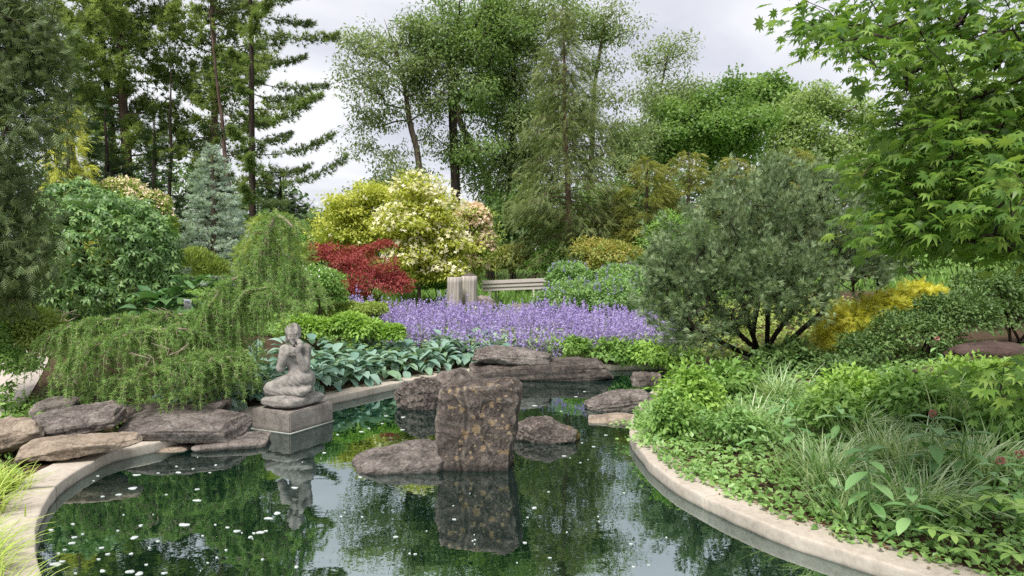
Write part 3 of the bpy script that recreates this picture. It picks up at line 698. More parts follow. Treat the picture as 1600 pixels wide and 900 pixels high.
# airy deciduous trees in the middle
dtree('ash_tree', 'tall airy tree forking low, standing out against the sky', 34, [(655, 262), (640, 190), (628, 110), (600, 30)],
      [(595, 130, 60, 100), (640, 50, 75, 80), (575, 210, 42, 60), (660, 170, 50, 90), (610, 285, 60, 40), (690, 90, 40, 70), (560, 90, 30, 50)], 430, 48, .17, .30, L_LOC, BARK, .15, 41,
      power=.55, group='airy trees at the back', droop=.5, wid=.8, sub_=46, subr=.50)
dtree('ash_tree', 'tall tree with a black trunk rising behind the dogwoods', 35, [(712, 300), (708, 200), (705, 110), (700, 20)],
      [(705, 40, 75, 80), (740, 120, 60, 80), (680, 150, 45, 60), (770, 30, 70, 60), (720, 230, 60, 60)], 430, 48, .17, .32, L_LOC2, BARK_D, .22, 42,
      power=.55, group='airy trees at the back', droop=.5, wid=.8, sub_=46, subr=.50)
dtree('ash_tree', 'tall tree leaning over behind the dark trunked one', 38, [(765, 300), (740, 235), (715, 175), (705, 60)],
      [(770, 90, 80, 100), (810, 180, 80, 80), (740, 20, 70, 50), (790, 260, 70, 60), (840, 20, 60, 50)], 400, 46, .19, .36, L_LOC2, BARK, .2, 43,
      power=.55, group='airy trees at the back', droop=.4, wid=.8, sub_=50, subr=.58)
dtree('ash_tree', 'twin stemmed airy tree just beside the tall redwood', 37, [(800, 320), (795, 250), (805, 180), (800, 60)],
      [(830, 40, 70, 70), (810, 150, 60, 90), (860, 240, 70, 70), (780, 290, 50, 60)], 380, 46, .19, .36, L_LOC, BARK_D, .17, 44,
      power=.55, group='airy trees at the back', droop=.4, wid=.8, sub_=50, subr=.58)
dtree('ash_tree', 'thin topped tree peeping over the tall redwood', 40, [(920, 330), (925, 230), (930, 130), (945, 40)],
      [(895, 25, 60, 45), (955, 50, 45, 55), (965, 150, 75, 80), (890, 160, 70, 90), (985, 250, 75, 70)], 400, 46, .19, .36, L_LOC, BARK, .17, 45,
      power=.6, group='airy trees at the back', droop=.4, wid=.8, sub_=50, subr=.58)
dtree('ash_tree', 'thin grey green treetop beyond the round green oak', 44, [(1010, 330), (1015, 230), (1030, 150), (1045, 80)],
      [(1045, 85, 38, 38), (1015, 150, 65, 60), (1075, 160, 50, 50), (1000, 230, 70, 60)], 320, 46, .2, .38, L_LOC, BARK, .16, 46,
      power=.6, group='airy trees at the back', droop=.4, wid=.8, sub_=50, subr=.58)
# fuller trees on the right
dtree('oak_tree', 'round rich green oak with dark limbs showing', 42, [(1030, 330), (1035, 265), (1075, 215), (1120, 175)],
      [(1050, 180, 45, 38), (1090, 160, 35, 28), (1140, 145, 38, 26), (1180, 175, 50, 40), (1020, 225, 45, 35), (1090, 215, 60, 40), (1150, 225, 55, 40), (1115, 185, 45, 30)], 260, 130, .17, .42, L_MAP, BARK_D, .3, 47, power=.4, group='fuller trees at the back', wid=1.5, sub_=40, subr=.65)
dtree('oak_tree', 'pale green rounded tree beside the rich green oak', 44, [(1265, 340), (1268, 270), (1270, 220), (1290, 170)],
      [(1235, 175, 42, 30), (1290, 158, 40, 28), (1335, 180, 38, 36), (1360, 225, 35, 45), (1215, 220, 45, 40), (1275, 215, 60, 40), (1320, 250, 60, 45), (1240, 260, 60, 40)], 250, 120, .17, .44, L_PALE, BARK, .26, 48, power=.42, group='fuller trees at the back', wid=1.4)
dtree('oak_tree', 'leafy tree showing its top between oak and pale tree', 50, [(1205, 330), (1203, 230), (1205, 160), (1200, 130)],
      [(1190, 135, 30, 18), (1165, 158, 36, 26), (1222, 150, 30, 22), (1200, 170, 50, 30)], 90, 130, .25, .5, L_MAP, BARK_D, .25, 49, power=.42, group='fuller trees at the back', wid=1.4)
dtree('oak_tree', 'pale tree far back right of the dark spruce', 46, [(1480, 340), (1480, 260), (1490, 180)],
      [(1450, 220, 60, 80), (1520, 180, 80, 90), (1560, 260, 60, 70)], 120, 120, .27, .55, L_PALE, BARK, .26, 50, power=.42, group='fuller trees at the back', wid=1.4)
# the redwood-like conifer
conifer('redwood_tree', 'tall feathery brownish redwood with bare reddish trunk', gbase(893, 26), 10.0, .13, 2.3, .7, 190, L_RED, BARK_R, 52, a=.18, b=-.40, gap=.2, tuftn=64, tsize=.28, T=SPRAY_D, wd=.34,
        shape=lambda u: (1 - u) ** .7 * .95 + .05, upt=-.3, lean=(-.35, 0), dead=16, vj=.07, jit=.4)
# olive hemlock-like trees in the middle distance
for i, (px, py, dp, LL, lab) in enumerate([(1010, 248, 25, 1.5, 'olive green feathery conifer next to the redwood'), (1075, 238, 26, 1.7, 'olive conifer in the middle of the three below the oak'),
                                          (1150, 246, 25.5, 1.7, 'olive gold conifer rising above the rounded pine shrub'), (955, 300, 27, 1.4, 'low olive conifer tucked behind the amber maple'),
                                          (1245, 234, 27, 1.6, 'rust tipped olive conifer under the pale green tree'), (1330, 262, 26, 1.7, 'yellowish conifer peeping above the right side of the rounded pine')]):
    b0 = gbase(px, dp); hh = CAMZ + dp * (400 - py) / F - b0[2]
    conifer('olive_conifer', lab, b0, hh, .1, LL, .2, 60, L_OLIVE, BARK, 61 + i, a=.05, b=-.18, tuftn=58, tsize=.32, T=SPRAY_D, wd=.34, shape=lambda u: (1 - u) ** .6 * .9 + .1, upt=0., group='olive conifers in the middle distance')
# blue spruce, gold cypress
b0 = gbase(335, 19); conifer('blue_spruce', 'small silvery blue spruce standing before the pines', b0, CAMZ + 19 * (400 - 226) / F - b0[2], .07, 1.25, .15, 120, L_BLUE, BARK, 71, a=-.06, b=.10, tuftn=75, tsize=.13, T=SHOOT, wd=.30, upt=.25, vj=.012,
        shape=lambda u: (1 - u) ** .85 * .97 + .03, jit=.14)
b0 = gbase(112, 17); conifer('gold_cypress', 'small golden cypress with drooping yellow sprays', b0, CAMZ + 17 * (400 - 168) / F - b0[2], .07, .95, .3, 90, L_GOLD, BARK, 72, a=.35, b=-.75, tuftn=34, tsize=.20, T=SPRAY_D, wd=.26, upt=-.3,
        shape=lambda u: (1 - u) ** .7 * .9 + .08, jit=.3)

# ------------------------------------------------------------------ middle-distance shrubs and small trees
dtree('juniper_tree', 'dark olive juniper towering at the left edge', 8.6, [(-95, 470), (-85, 300), (-50, 140), (60, 90, .3), (90, -20, .3)],
      [(10, 40, 95, 90), (20, 190, 85, 90), (0, 330, 80, 80), (5, 430, 70, 55), (-80, 120, 90, 130), (-80, 320, 90, 140), (70, 110, 35, 50), (60, 390, 35, 45)], 440, 36, .135, .15, L_JUN, BARK_D, .10, 80,
      T=SPRAY, power=.5, twigs=.004, up=.6, droop=.25, flat=1.0, seg=.3, wid=1.0)
shrub('flowering_shrub', 'olive shrub sprinkled with pink blossom behind the green mound', 17.5, [(215, 335, 48, 45), (190, 310, 35, 30), (250, 355, 26, 40)], 9000, .09, L_YELG, 81, barkm=BARK,
      flowers=(1500, DIAMOND, .085, P_PINKC, .03, .2))
# kousa dogwoods
def dogwood(lab, depth, trunk, lobes, n, per, lm, pm, nf, seed, fs=.10):
    e = dtree('dogwood_tree', lab, depth, trunk, lobes, n, int(per * 1.5), .088, .22, lm, BARK, .05, seed, group='dogwoods behind the red maple', T=FOLD, power=.5, up=1.1, flat=.28, droop=.3, wid=1.2, seg=.4)
    if nf:
        rng = np.random.default_rng(seed + 500); lb = [lobe_px(l, depth) for l in lobes]
        P, D = in_lobes(lb, nf, rng, .22); k = D[:, 2] > -.35; P, D = P[k], D[k]
        # a bract cluster = four bracts in a cross
        cross = ([[0, 0, 0], [.3, .35, .05], [0, 1, 0], [-.3, .35, .05], [.35, -.3, .05], [1, 0, 0], [.35, .3, .05], [-.3, -.35, .05], [0, -1, 0], [.3, -.35, .05], [-.35, .3, .05], [-1, 0, 0], [-.35, -.3, .05]],
                 [[0, 1, 2, 3], [0, 4, 5, 6], [0, 7, 8, 9], [0, 10, 11, 12]])
        fb = MB(); fb.scatter(cross, P, rng.normal(size=P.shape), D * .6 + np.array([0, -.3, .9]) + .25 * rng.normal(size=P.shape), fs * .6 * rng.uniform(.7, 1.2, len(P)), rng.uniform(size=len(P)))
        fb.obj('bracts', pm, e)
    return e
dogwood('yellow green dogwood furthest from the bench', 20.5, [(560, 440), (556, 400), (550, 350)], [(535, 330, 50, 35), (580, 305, 40, 30), (520, 370, 40, 30), (590, 360, 45, 35), (560, 385, 50, 25)], 170, 70, L_DOG, P_CREAM, 260, 83)
dogwood('yellow dogwood with cream bracts in the middle of the three', 19.5, [(655, 450), (655, 410), (650, 340)], [(650, 295, 42, 30), (640, 350, 60, 40), (690, 320, 40, 30), (650, 400, 55, 35), (700, 380, 40, 45), (620, 420, 25, 22), (690, 420, 45, 20)], 230, 70, L_DOG, P_CREAM, 3000, 84, .12)
dogwood('dogwood covered in pinkish cream bracts next to the grey bins', 21, [(740, 440), (738, 400), (738, 350)], [(738, 345, 32, 30), (750, 380, 26, 35), (722, 375, 26, 35), (735, 412, 30, 18)], 120, 60, L_DOG2, P_PINKC, 4200, 85, .13)
# red laceleaf maple: a low dome with lobes
shrub('red_maple', 'low crimson laceleaf maple in front of the dogwoods', 17, [(595, 440, 46, 32, 0), (545, 420, 34, 30, .3), (510, 400, 28, 20, .6), (620, 450, 25, 20, -.2), (550, 455, 30, 18, -.2), (560, 396, 26, 12, .8), (598, 384, 22, 8, 1.0)], 14000, .07, L_REDM, 86, cat='maple', barkm=BARK_D, wid=.7, droop=.5,
      up=.6, shell=.32, rough=.5, clump=.05)
shrub('amber_maple', 'small amber and gold maple behind the blue flowered mounds', 22.5, [(950, 398, 45, 20), (985, 405, 28, 16), (920, 390, 30, 18, .5), (935, 415, 28, 14), (945, 384, 22, 9, .6)], 8000, .085, L_ORAN, 87, cat='maple', barkm=BARK, up=.7, rough=.5, shell=.45, clump=.08)
# blue flowered baptisia mounds
spike = ([[-.06, 0, 0], [.06, 0, 0], [.05, 1, 0], [-.05, 1, 0], [0, .1, -.07], [0, .1, .07], [0, 1, .05], [0, 1, -.05]], [[0, 1, 2, 3], [4, 5, 6, 7]])
def spikes(e_or_none, P, H, rng, mat_f, name, fs, nper, parent=None, frac=.45, jit=.03):
    mb = MB(); N = len(P) * nper
    b = np.repeat(P, nper, 0); lean = np.repeat(rng.normal(0, .10, (len(P), 2)), nper, 0); h = np.repeat(H, nper); u = 1 - frac * rng.uniform(size=N)
    pos = b + np.stack([lean[:, 0] * h * u, lean[:, 1] * h * u, h * u], 1) + rng.normal(0, jit, (N, 3)) * (1.25 - u)[:, None] * np.array([1, 1, .5])
    mb.scatter(TRI, pos, rng.normal(size=(N, 3)) + np.array([0, 0, .3]), rng.normal(size=(N, 3)) + np.array([0, -.5, .5]), fs * rng.uniform(.7, 1.3, N), np.clip(np.repeat(rng.uniform(size=len(P)), nper) * .5 + .5 * rng.uniform(size=N), 0, 1), 1.6)
    return mb
for i, (lb, dp, lab) in enumerate([([(890, 432, 36, 20)], 18.2, 'rounded green false indigo closest to the bench'), ([(895, 465, 48, 26), (850, 470, 18, 14)], 16.6, 'green false indigo mound at the front next to the lavender bed'),
                                   ([(950, 465, 50, 30)], 16.4, 'bright rounded false indigo mound beside the pine shrub'), ([(975, 438, 48, 24)], 17.8, 'false indigo mound behind, topped with blue spikes')]):
    rng = np.random.default_rng(90 + i)
    e = shrub('false_indigo', lab, dp, lb, 6500, .07, L_BAPT, 90 + i, barkm=BARK, stems=5, up=.9, shell=.22, rough=.25, group='false indigo mounds', clump=.03, lower=-.9)
    lo = [lobe_px(l, dp) for l in lb]; Pp, Dd = in_lobes(lo, 140, rng, .2); Pp = Pp[Dd[:, 2] > .2]
    spikes(None, Pp - np.array([0, 0, .08]), np.full(len(Pp), .22), rng, P_BLUE, 'f', .035, 10, frac=.7, jit=.02).obj('flower_spikes', P_BLUE, e)['kind'] = 'stuff'
# white-dotted shrub behind the statue, low plants around it
shrub('white_flowered_shrub', 'green shrub dotted with small white flowers left of the red maple', 13.8, [(495, 445, 46, 32), (460, 455, 36, 36), (520, 465, 26, 18)], 9000, .06, L_FRESH, 95, barkm=BARK, flowers=(150, DIAMOND, .05, P_WHITE, .02, .4))
shrub('yellow_conifer_shrub', 'yellowish feathery shrub behind the upright larch', 16.5, [(425, 370, 40, 40), (400, 410, 36, 36), (450, 410, 40, 36)], 2600, .15, L_YELG, 96, T=SPRAY, barkm=BARK)
shrub('low_box_shrub', 'low yellow green shrub in front of the red maple', 14.2, [(545, 490, 50, 17), (585, 484, 24, 12)], 9000, .05, L_YELG, 97, barkm=BARK, up=.9)
shrub('lime_astilbe', 'bright lime leafy clump behind the hostas', 12.4, [(500, 515, 34, 18), (470, 508, 26, 16)], 4500, .075, L_LIME, 98, cat='perennial', up=1.0, group='lime clumps behind the hostas')
shrub('lime_astilbe', 'bright lime leafy clump close to the lavender bed', 12.3, [(570, 517, 36, 18), (545, 505, 30, 14)], 5000, .075, L_LIME, 99, cat='perennial', up=1.0, group='lime clumps behind the hostas')
shrub('lime_astilbe', 'narrow lime clump touching the lavender flowers', 12.2, [(612, 522, 20, 13)], 2500, .075, L_LIME, 100, cat='perennial', up=1.0, group='lime clumps behind the hostas')
shrub('light_grass_shrub', 'feathery pale green clump below the blue spruce', 15.5, [(305, 412, 30, 22), (330, 425, 26, 24)], 5000, .10, L_YELG, 101, cat='perennial', up=.3, droop=-1.0, wid=.35)
shrub('leafy_shrub', 'yellow green leafy shrub left of the weeping larch', 9.6, [(50, 525, 60, 42), (10, 540, 50, 45), (85, 545, 30, 35), (30, 500, 40, 25)], 9000, .06, L_YELG, 102)
shrub('leafy_shrub', 'fresh green low shrub at the left edge above the path', 9.0, [(10, 570, 40, 25), (-30, 540, 40, 50), (40, 575, 24, 14)], 4500, .055, L_FRESH, 103)
# golden yew and dark yews on the right
shrub('golden_yew', 'bright yellow low yew glowing behind the pine shrub', 11.5, [(1395, 482, 48, 26), (1335, 505, 38, 28), (1298, 530, 26, 28), (1445, 462, 32, 18)], 3200, .13, L_YEL, 104, barkm=BARK, up=.8, T=SPRAY, shell=.3, rough=.45, clump=.06)
shrub('dark_yew', 'dark green spreading yew under the near maple', 10.0, [(1430, 520, 70, 38), (1360, 545, 55, 30), (1500, 500, 60, 45), (1460, 485, 35, 25)], 9000, .058, L_YEW, 105, barkm=BARK_D, group='dark yews', up=.9)
shrub('dark_yew', 'dark green yew at the right edge above the brown rocks', 10.5, [(1570, 495, 70, 45), (1640, 470, 80, 70), (1540, 450, 50, 30)], 9000, .062, L_YEW, 106, barkm=BARK_D, group='dark yews', up=.9)
shrub('backing_shrub', 'deep green leafy shrub far right behind the maple boughs', 13.5, [(1500, 400, 80, 60), (1600, 380, 90, 90), (1420, 400, 50, 40)], 9000, .10, L_FRESH, 107, barkm=BARK_D)
for i, (px, py, rx, ry, dp, lm, lab) in enumerate([(835, 345, 60, 55, 31, L_YEW, 'dim leafy understory tree left of the redwood trunk'), (940, 345, 60, 60, 32, L_FRESH, 'dim leafy understory tree right of the redwood trunk'),
                                                  (775, 355, 45, 48, 33, L_YEW, 'dark understory tree behind the pinkish dogwood'), (1010, 345, 55, 60, 31, L_YEW, 'dark understory tree behind the olive conifers')]):
    shrub('understory_tree', lab, dp, [(px, py, rx, ry), (px - rx * .5, py + ry * .5, rx * .7, ry * .7), (px + rx * .5, py + ry * .4, rx * .7, ry * .7)], 6500, .20, lm, 420 + i, cat='tree', barkm=BARK_D, group='understory trees behind the redwood', rough=.4, shell=.35)
# lawn-side undergrowth behind bench: distant shrubs as individuals
for i, (px, py, rx, ry, dp, lm, lab) in enumerate([(800, 405, 40, 22, 27, L_OLIVE, 'dull olive shrub directly behind the bench'), (865, 405, 36, 26, 26, L_FRESH, 'green shrub at the foot of the redwood'),
                                                  (760, 400, 30, 24, 28, L_YEW, 'dark shrub between the cream dogwood and the bench'), (500, 385, 34, 24, 24, L_FRESH, 'green shrub behind the yellow green dogwood'),
                                                  (1060, 370, 60, 40, 24, L_FRESH, 'green shrub behind the left side of the pine shrub'), (1020, 420, 30, 26, 21, L_YEW, 'dark shrub squeezed between amber maple and pine shrub'),
                                                  (690, 440, 40, 14, 21, L_FRESH, 'low green shrub behind the dark green box')]):
    shrub('background_shrub', lab, dp, [(px, py, rx, ry), (px - rx * .5, py + ry * .5, rx * .7, ry * .7), (px + rx * .5, py + ry * .4, rx * .7, ry * .7)], 4500, .12 if dp > 22 else .09, lm, 120 + i, barkm=BARK, group='shrubs behind the bench')

# ---- large green mound on the left: whorls of drooping leaflets, the ones that show largest as pieces
def whorl():
    V, Fc = [], []
    for i in range(6):
        a = i * math.pi / 3 + .2; c, s_ = math.cos(a), math.sin(a); n = len(V)
        for (x, y, z) in [(0, .08, 0), (.22, .55, -.10), (0, 1, -.55), (-.22, .55, -.10), (0, .55, -.03)]:
            V.append([x * c - y * s_, x * s_ + y * c, z])
        Fc += [[n, n + 1, n + 4], [n + 1, n + 2, n + 4], [n + 2, n + 3, n + 4], [n + 3, n, n + 4]]
    return (V, Fc)
WHORL = whorl()
rng = np.random.default_rng(130)
lobes = [lobe_px(l, 13.2) for l in [(160, 385, 105, 85), (120, 330, 55, 48), (215, 400, 62, 70), (100, 430, 60, 60), (175, 450, 90, 50), (240, 440, 42, 42)]]
cmid = lobes[0][0]; base = np.array([cmid[0], cmid[1], gz(cmid[0], cmid[1])])
e = thing('buckeye_shrub', 'large dense green mound of drooping leaf whorls', 'shrub', base)
n = 4600
vol = np.array([r[0] * r[2] for c, r in lobes]); k = rng.choice(len(lobes), n, p=vol / vol.sum()); D = nrm(rng.normal(size=(n, 3)))
C = np.array([c for c, r in lobes])[k]; Rr = np.array([r for c, r in lobes])[k]
P = C + D * Rr * (1 - np.abs(rng.normal(0, .07, n)) + .05 * rng.normal(size=n))[:, None]
P[:, 2] = np.maximum(P[:, 2], gz(P[:, 0], P[:, 1]) + .1)
inside = np.zeros(n, bool)
for c, r in lobes: inside |= (np.linalg.norm((P - c) / r, axis=1) < .80)
P, D = P[~inside], D[~inside]; n = len(P)
NV = nrm(np.array([0, 0, 1.0]) + .75 * D + .2 * rng.normal(size=(n, 3))); DD = rng.normal(size=(n, 3)); SZ = .108 * rng.uniform(.75, 1.25, n)
front = -(D[:, 1]) - .06 * P[:, 1] + rng.normal(0, .12, n); order = np.argsort(-front); big = order[:290]; rest = order[290:]
wmb = MB(); wmb.add(WHORL[0], WHORL[1]); wme = wmb.mesh('leaf_whorl', leaf_mat('buckeye_leaves_single', [(82, 116, 64), (110, 146, 82), (144, 178, 108)], .25, .42, .5, src='obj'))
for i in big: piece('leaf_whorl', wme, e, P[i], DD[i], NV[i], SZ[i])
mb = MB(); mb.scatter(WHORL, P[rest], DD[rest], NV[rest], SZ[rest], rng.uniform(size=len(rest)))
tag(mb.obj('foliage', L_MOUND, e), kind='stuff')
mb = MB()
for i in range(9):
    t = lobes[i % len(lobes)][0] + nrm(rng.normal(size=3)) * lobes[i % len(lobes)][1] * .5
    mb.tube(catmull([base + rng.normal(0, .1, 3) * [1, 1, 0], (base + t) / 2 + rng.normal(0, .1, 3), t], 4, False), np.linspace(.03, .008, 9), 5)
mb.obj('stems', BARK_D, e, True)

# ---- mugo-like pine shrub: bare stems below, needle brushes above
rng = np.random.default_rng(140); DP = 11.4
lobes = [lobe_px(l, DP) for l in [(1200, 335, 85, 55), (1110, 385, 70, 70), (1295, 365, 80, 60), (1062, 440, 45, 60), (1180, 420, 105, 60), (1340, 420, 55, 42), (1110, 500, 66, 36), (1230, 440, 80, 60, -.7), (1285, 290, 35, 28), (1215, 278, 34, 24), (1135, 310, 34, 34), (1055, 495, 42, 32), (1032, 410, 24, 34), (1025, 470, 22, 34), (1375, 385, 26, 28), (1090, 535, 46, 20), (1350, 330, 24, 26)]]
tg, _ = in_lobes(lobes, 700, rng, .36)
tg = tg[(tg[:, 2] > 0.75) | (tg[:, 0] < 3.1) & (tg[:, 2] > .4)]
base = on(1192, 572, .14); base[2] = gz(base[0], base[1])
e = thing('pine_shrub', 'big rounded grey green mountain pine with bare twisted stems', 'pine shrub', base)
wood = MB(); fol = MB()
stems = [(1130, 500), (1165, 490), (1200, 480), (1235, 490), (1270, 500), (1185, 470), (1100, 520)]
grp = np.argmin(np.abs(tg[:, 0][:, None] - np.array([at(s_[0], s_[1], DP)[0] for s_ in stems])[None]) + rng.uniform(0, .35, (len(tg), len(stems))), axis=1)
for i, (sx_, sy_) in enumerate(stems):
    q = tg[grp == i]
    if len(q) < 3: continue
    b0 = base + np.array([(i % 4 - 1.5) * .07, rng.normal(0, .10), -.05]); top_ = at(sx_, sy_, DP + rng.normal(0, .3)); md = b0 * .55 + top_ * .45 + np.array([rng.normal(0, .06), rng.normal(0, .08), -.03])
    G = grow([b0, md, top_, top_ + nrm(top_ - b0) * .25], q, .040, rng, .005, seg=.25, wob=.22, start=.35)
    w_ = wood_mesh(G); wood.v += w_.v; wood.t += w_.t; wood.f += [f + wood.n for f in w_.f]; wood.n += w_.n
    per = 27
    c = np.repeat(q, per, 0); cd = np.repeat(G[4], per, 0); N = len(c)
    sh_ = nrm(G[4] * .4 + np.array([0, 0, .8]) + .7 * nrm(q - lobes[4][0]) + .25 * rng.normal(size=q.shape)); sl_ = rng.uniform(.16, .36, len(q))
    pos = c + np.repeat(sh_ * sl_[:, None], per, 0) * rng.uniform(-.5, 1, (N, 1)) + rng.normal(0, .05, (N, 3))
    d = nrm(np.repeat(sh_, per, 0) + .5 * rng.normal(size=(N, 3)))
    fol.scatter(SHOOT, pos, d, rng.normal(size=(N, 3)), .115 * rng.uniform(.7, 1.25, N), np.clip(np.repeat(rng.uniform(size=len(q)), per) * .5 + .5 * rng.uniform(size=N), 0, 1))
wood.obj('stems', BARK_D, e, True); fol.obj('needles', L_MUGO, e)

# ---- weeping larch
rng = np.random.default_rng(150)
base = on(318, 640, .12); base[2] = gz(base[0], base[1])
e = thing('weeping_larch', 'weeping larch with an upright head and a long trailing curtain', 'larch', base)
wood = MB(); fol = MB()
def A(px, py, d=9.2): return at(px, py, d)
leaders = [catmull([base, A(345, 560), A(375, 470), A(415, 380), A(432, 338), A(458, 355)], 6, False),
           catmull([A(360, 505), A(300, 492, 9.0), A(220, 495, 8.8), A(140, 503, 8.7), A(85, 520, 8.6), A(68, 548, 8.6)], 6, False),
           catmull([A(345, 540), A(290, 515, 8.5), A(215, 520, 8.3), A(150, 540, 8.2), A(105, 580, 8.2)], 6, False),
           catmull([A(400, 420), A(360, 440, 9.0), A(325, 480, 8.9), A(310, 520, 8.8)], 6, False),
           catmull([A(410, 400), A(450, 400, 9.3), A(470, 430, 9.3), A(478, 470, 9.3)], 6, False),
           catmull([A(350, 540), A(365, 545, 8.9), A(375, 570, 8.8), A(376, 600, 8.8)], 6, False),
           catmull([A(380, 460), A(420, 450, 8.9), A(440, 480, 8.9), A(445, 510, 8.9)], 6, False),
           catmull([A(345, 545), A(300, 560, 8.3), A(250, 575, 8.1), A(200, 600, 8.1)], 6, False),
           catmull([A(350, 545), A(330, 560, 8.4), A(310, 590, 8.3), A(290, 620, 8.3)], 6, False)]
LR = [.045, .022, .02, .018, .016, .015, .015, .015, .015]
strands = 0
for li, (Lp, r0) in enumerate(zip(leaders, LR)):
    wood.tube(Lp, np.linspace(r0, r0 * .3, len(Lp)), 6)
    s_ = np.concatenate([[0], np.cumsum(np.linalg.norm(np.diff(Lp, axis=0), axis=1))]); tot = s_[-1]
    ns = int(tot * (74 if li else 56))
    for i in range(ns):
        u = rng.uniform(.25 if li == 0 else .05, 1) * tot; p0 = np.array([np.interp(u, s_, Lp[:, k_]) for k_ in range(3)])
        gnd = max(.14, float(gz(p0[0], p0[1])))
        hang = rng.uniform(.18, .75) * (p0[2] - gnd) if li else rng.uniform(.12, .7)
        hang = min(hang, 1.05)
        if p0[0] / p0[1] > -.335: hang = min(hang, max(.06, p0[2] - (CAMZ - p0[1] * (485 - 400) / F)))
        az = rng.uniform(0, 2 * math.pi); rd = np.array([math.cos(az), math.sin(az), 0]); so = rng.uniform(.08, .40)
        t = np.linspace(0, 1, 6)
        S = p0 + rd * (so * (1 - (1 - t) ** 2))[:, None] + np.array([0, 0, 1]) * (.10 * np.sin(t * math.pi) * (1 if rng.uniform() < .5 else .3) - hang * t ** 1.7)[:, None]
        S[:, 2] = np.maximum(S[:, 2], gnd + .02 * rng.uniform())
        wood.tube(S[::2] if len(S) % 2 else S[[0, 2, 4, 5]], np.linspace(.004, .0018, len(S[::2]) if len(S) % 2 else 4), 3)
        L_ = np.sum(np.linalg.norm(np.diff(S, axis=0), axis=1)); m_ = int(L_ / .023) + 3
        q = rng.uniform(.08, 1, m_); pos = np.stack([np.interp(q, t, S[:, k_]) for k_ in range(3)], 1)
        tg_ = nrm(np.stack([np.interp(q, t, np.gradient(S[:, k_])) for k_ in range(3)], 1))
        d = nrm(tg_ * .7 + .6 * rng.normal(size=(m_, 3)) + np.array([0, 0, -.15]))
        fol.scatter(BRUSH, pos, d, rng.normal(size=(m_, 3)), .054 * rng.uniform(.7, 1.3, m_), np.clip(rng.uniform() * .55 + .45 * rng.uniform(size=m_), 0, 1))
    # short shoots along the leader itself
    m_ = int(tot / .02); q = rng.uniform(0.1, 1, m_) * tot; pos = np.stack([np.interp(q, s_, Lp[:, k_]) for k_ in range(3)], 1) + rng.normal(0, .015, (m_, 3))
    fol.scatter(BRUSH, pos, rng.normal(size=(m_, 3)) + np.array([0, 0, .4]), rng.normal(size=(m_, 3)), .045, rng.uniform(.4, 1, m_))
for (px, py, d_) in [(100, 492, 8.6), (255, 488, 8.8), (128, 590, 8.1), (235, 560, 8.0), (300, 590, 8.1), (265, 545, 8.1)]:
    for q in range(3):
        p0 = A(px + rng.normal(0, 8), py + 10, d_); wood.tube([p0, p0 + np.array([rng.normal(0, .08), 0, .07]), p0 + np.array([rng.normal(0, .16), rng.normal(0, .05), .13])], [.006, .005, .003], 4)
wood.obj('branches', TWIG, e, True); fol.obj('needles', L_LARCH, e)

# ------------------------------------------------------------------ lavender-blue catmint bed
def poly_pts(poly, n, rng):
    poly = np.array(poly); lo, hi = poly.min(0), poly.max(0); out = []
    while sum(map(len, out)) < n:
        q = rng.uniform(lo, hi, (n * 2, 2)); ins = np.zeros(len(q), bool)
        for a, b in zip(poly, np.roll(poly, -1, 0)):
            c = ((a[1] > q[:, 1]) != (b[1] > q[:, 1])); xi = (b[0] - a[0]) * (q[:, 1] - a[1]) / (b[1] - a[1] + 1e-12) + a[0]; ins ^= c & (q[:, 0] < xi)
        out.append(q[ins])
    return np.concatenate(out)[:n]
rng = np.random.default_rng(160)
bed = [(-1.7, 13.4), (-1.0, 12.9), (0.5, 12.9), (2.0, 13.0), (3.2, 13.5), (3.4, 14.6), (2.6, 16.0), (1.2, 16.6), (-0.6, 17.0), (-2.6, 16.6), (-3.3, 15.2), (-2.9, 14.2)]
B = poly_pts(bed, 2700, rng); Bz = gz(B[:, 0], B[:, 1]); P = np.stack([B[:, 0], B[:, 1], Bz], 1)
hh = .55 + .16 * vnoise(P * 1.1, 4) + rng.normal(0, .10, len(P))
mb = spikes(None, P, hh, rng, P_LAV, 'x', .034, 36, frac=.55, jit=.013)
e = thing('catmint_bed', 'wide drift of lavender blue catmint in full flower', 'flower bed', (0.3, 14.8, float(gz(.3, 14.8))))
e['kind'] = 'stuff'
tag(mb.obj('flower_spikes', P_LAV, e), kind='stuff')
mb = MB(); n = 17000; B2 = poly_pts(bed, n, rng); z2 = gz(B2[:, 0], B2[:, 1]) + rng.uniform(0, 1, n) ** .7 * .44
mb.scatter(FOLD, np.stack([B2[:, 0], B2[:, 1], z2], 1), rng.normal(size=(n, 3)) + np.array([0, 0, .5]), rng.normal(size=(n, 3)) * .6 + np.array([0, -.4, .8]), .075 * rng.uniform(.6, 1.3, n), rng.uniform(size=n), 1.1)
tag(mb.obj('foliage', L_CAT, e), kind='stuff')
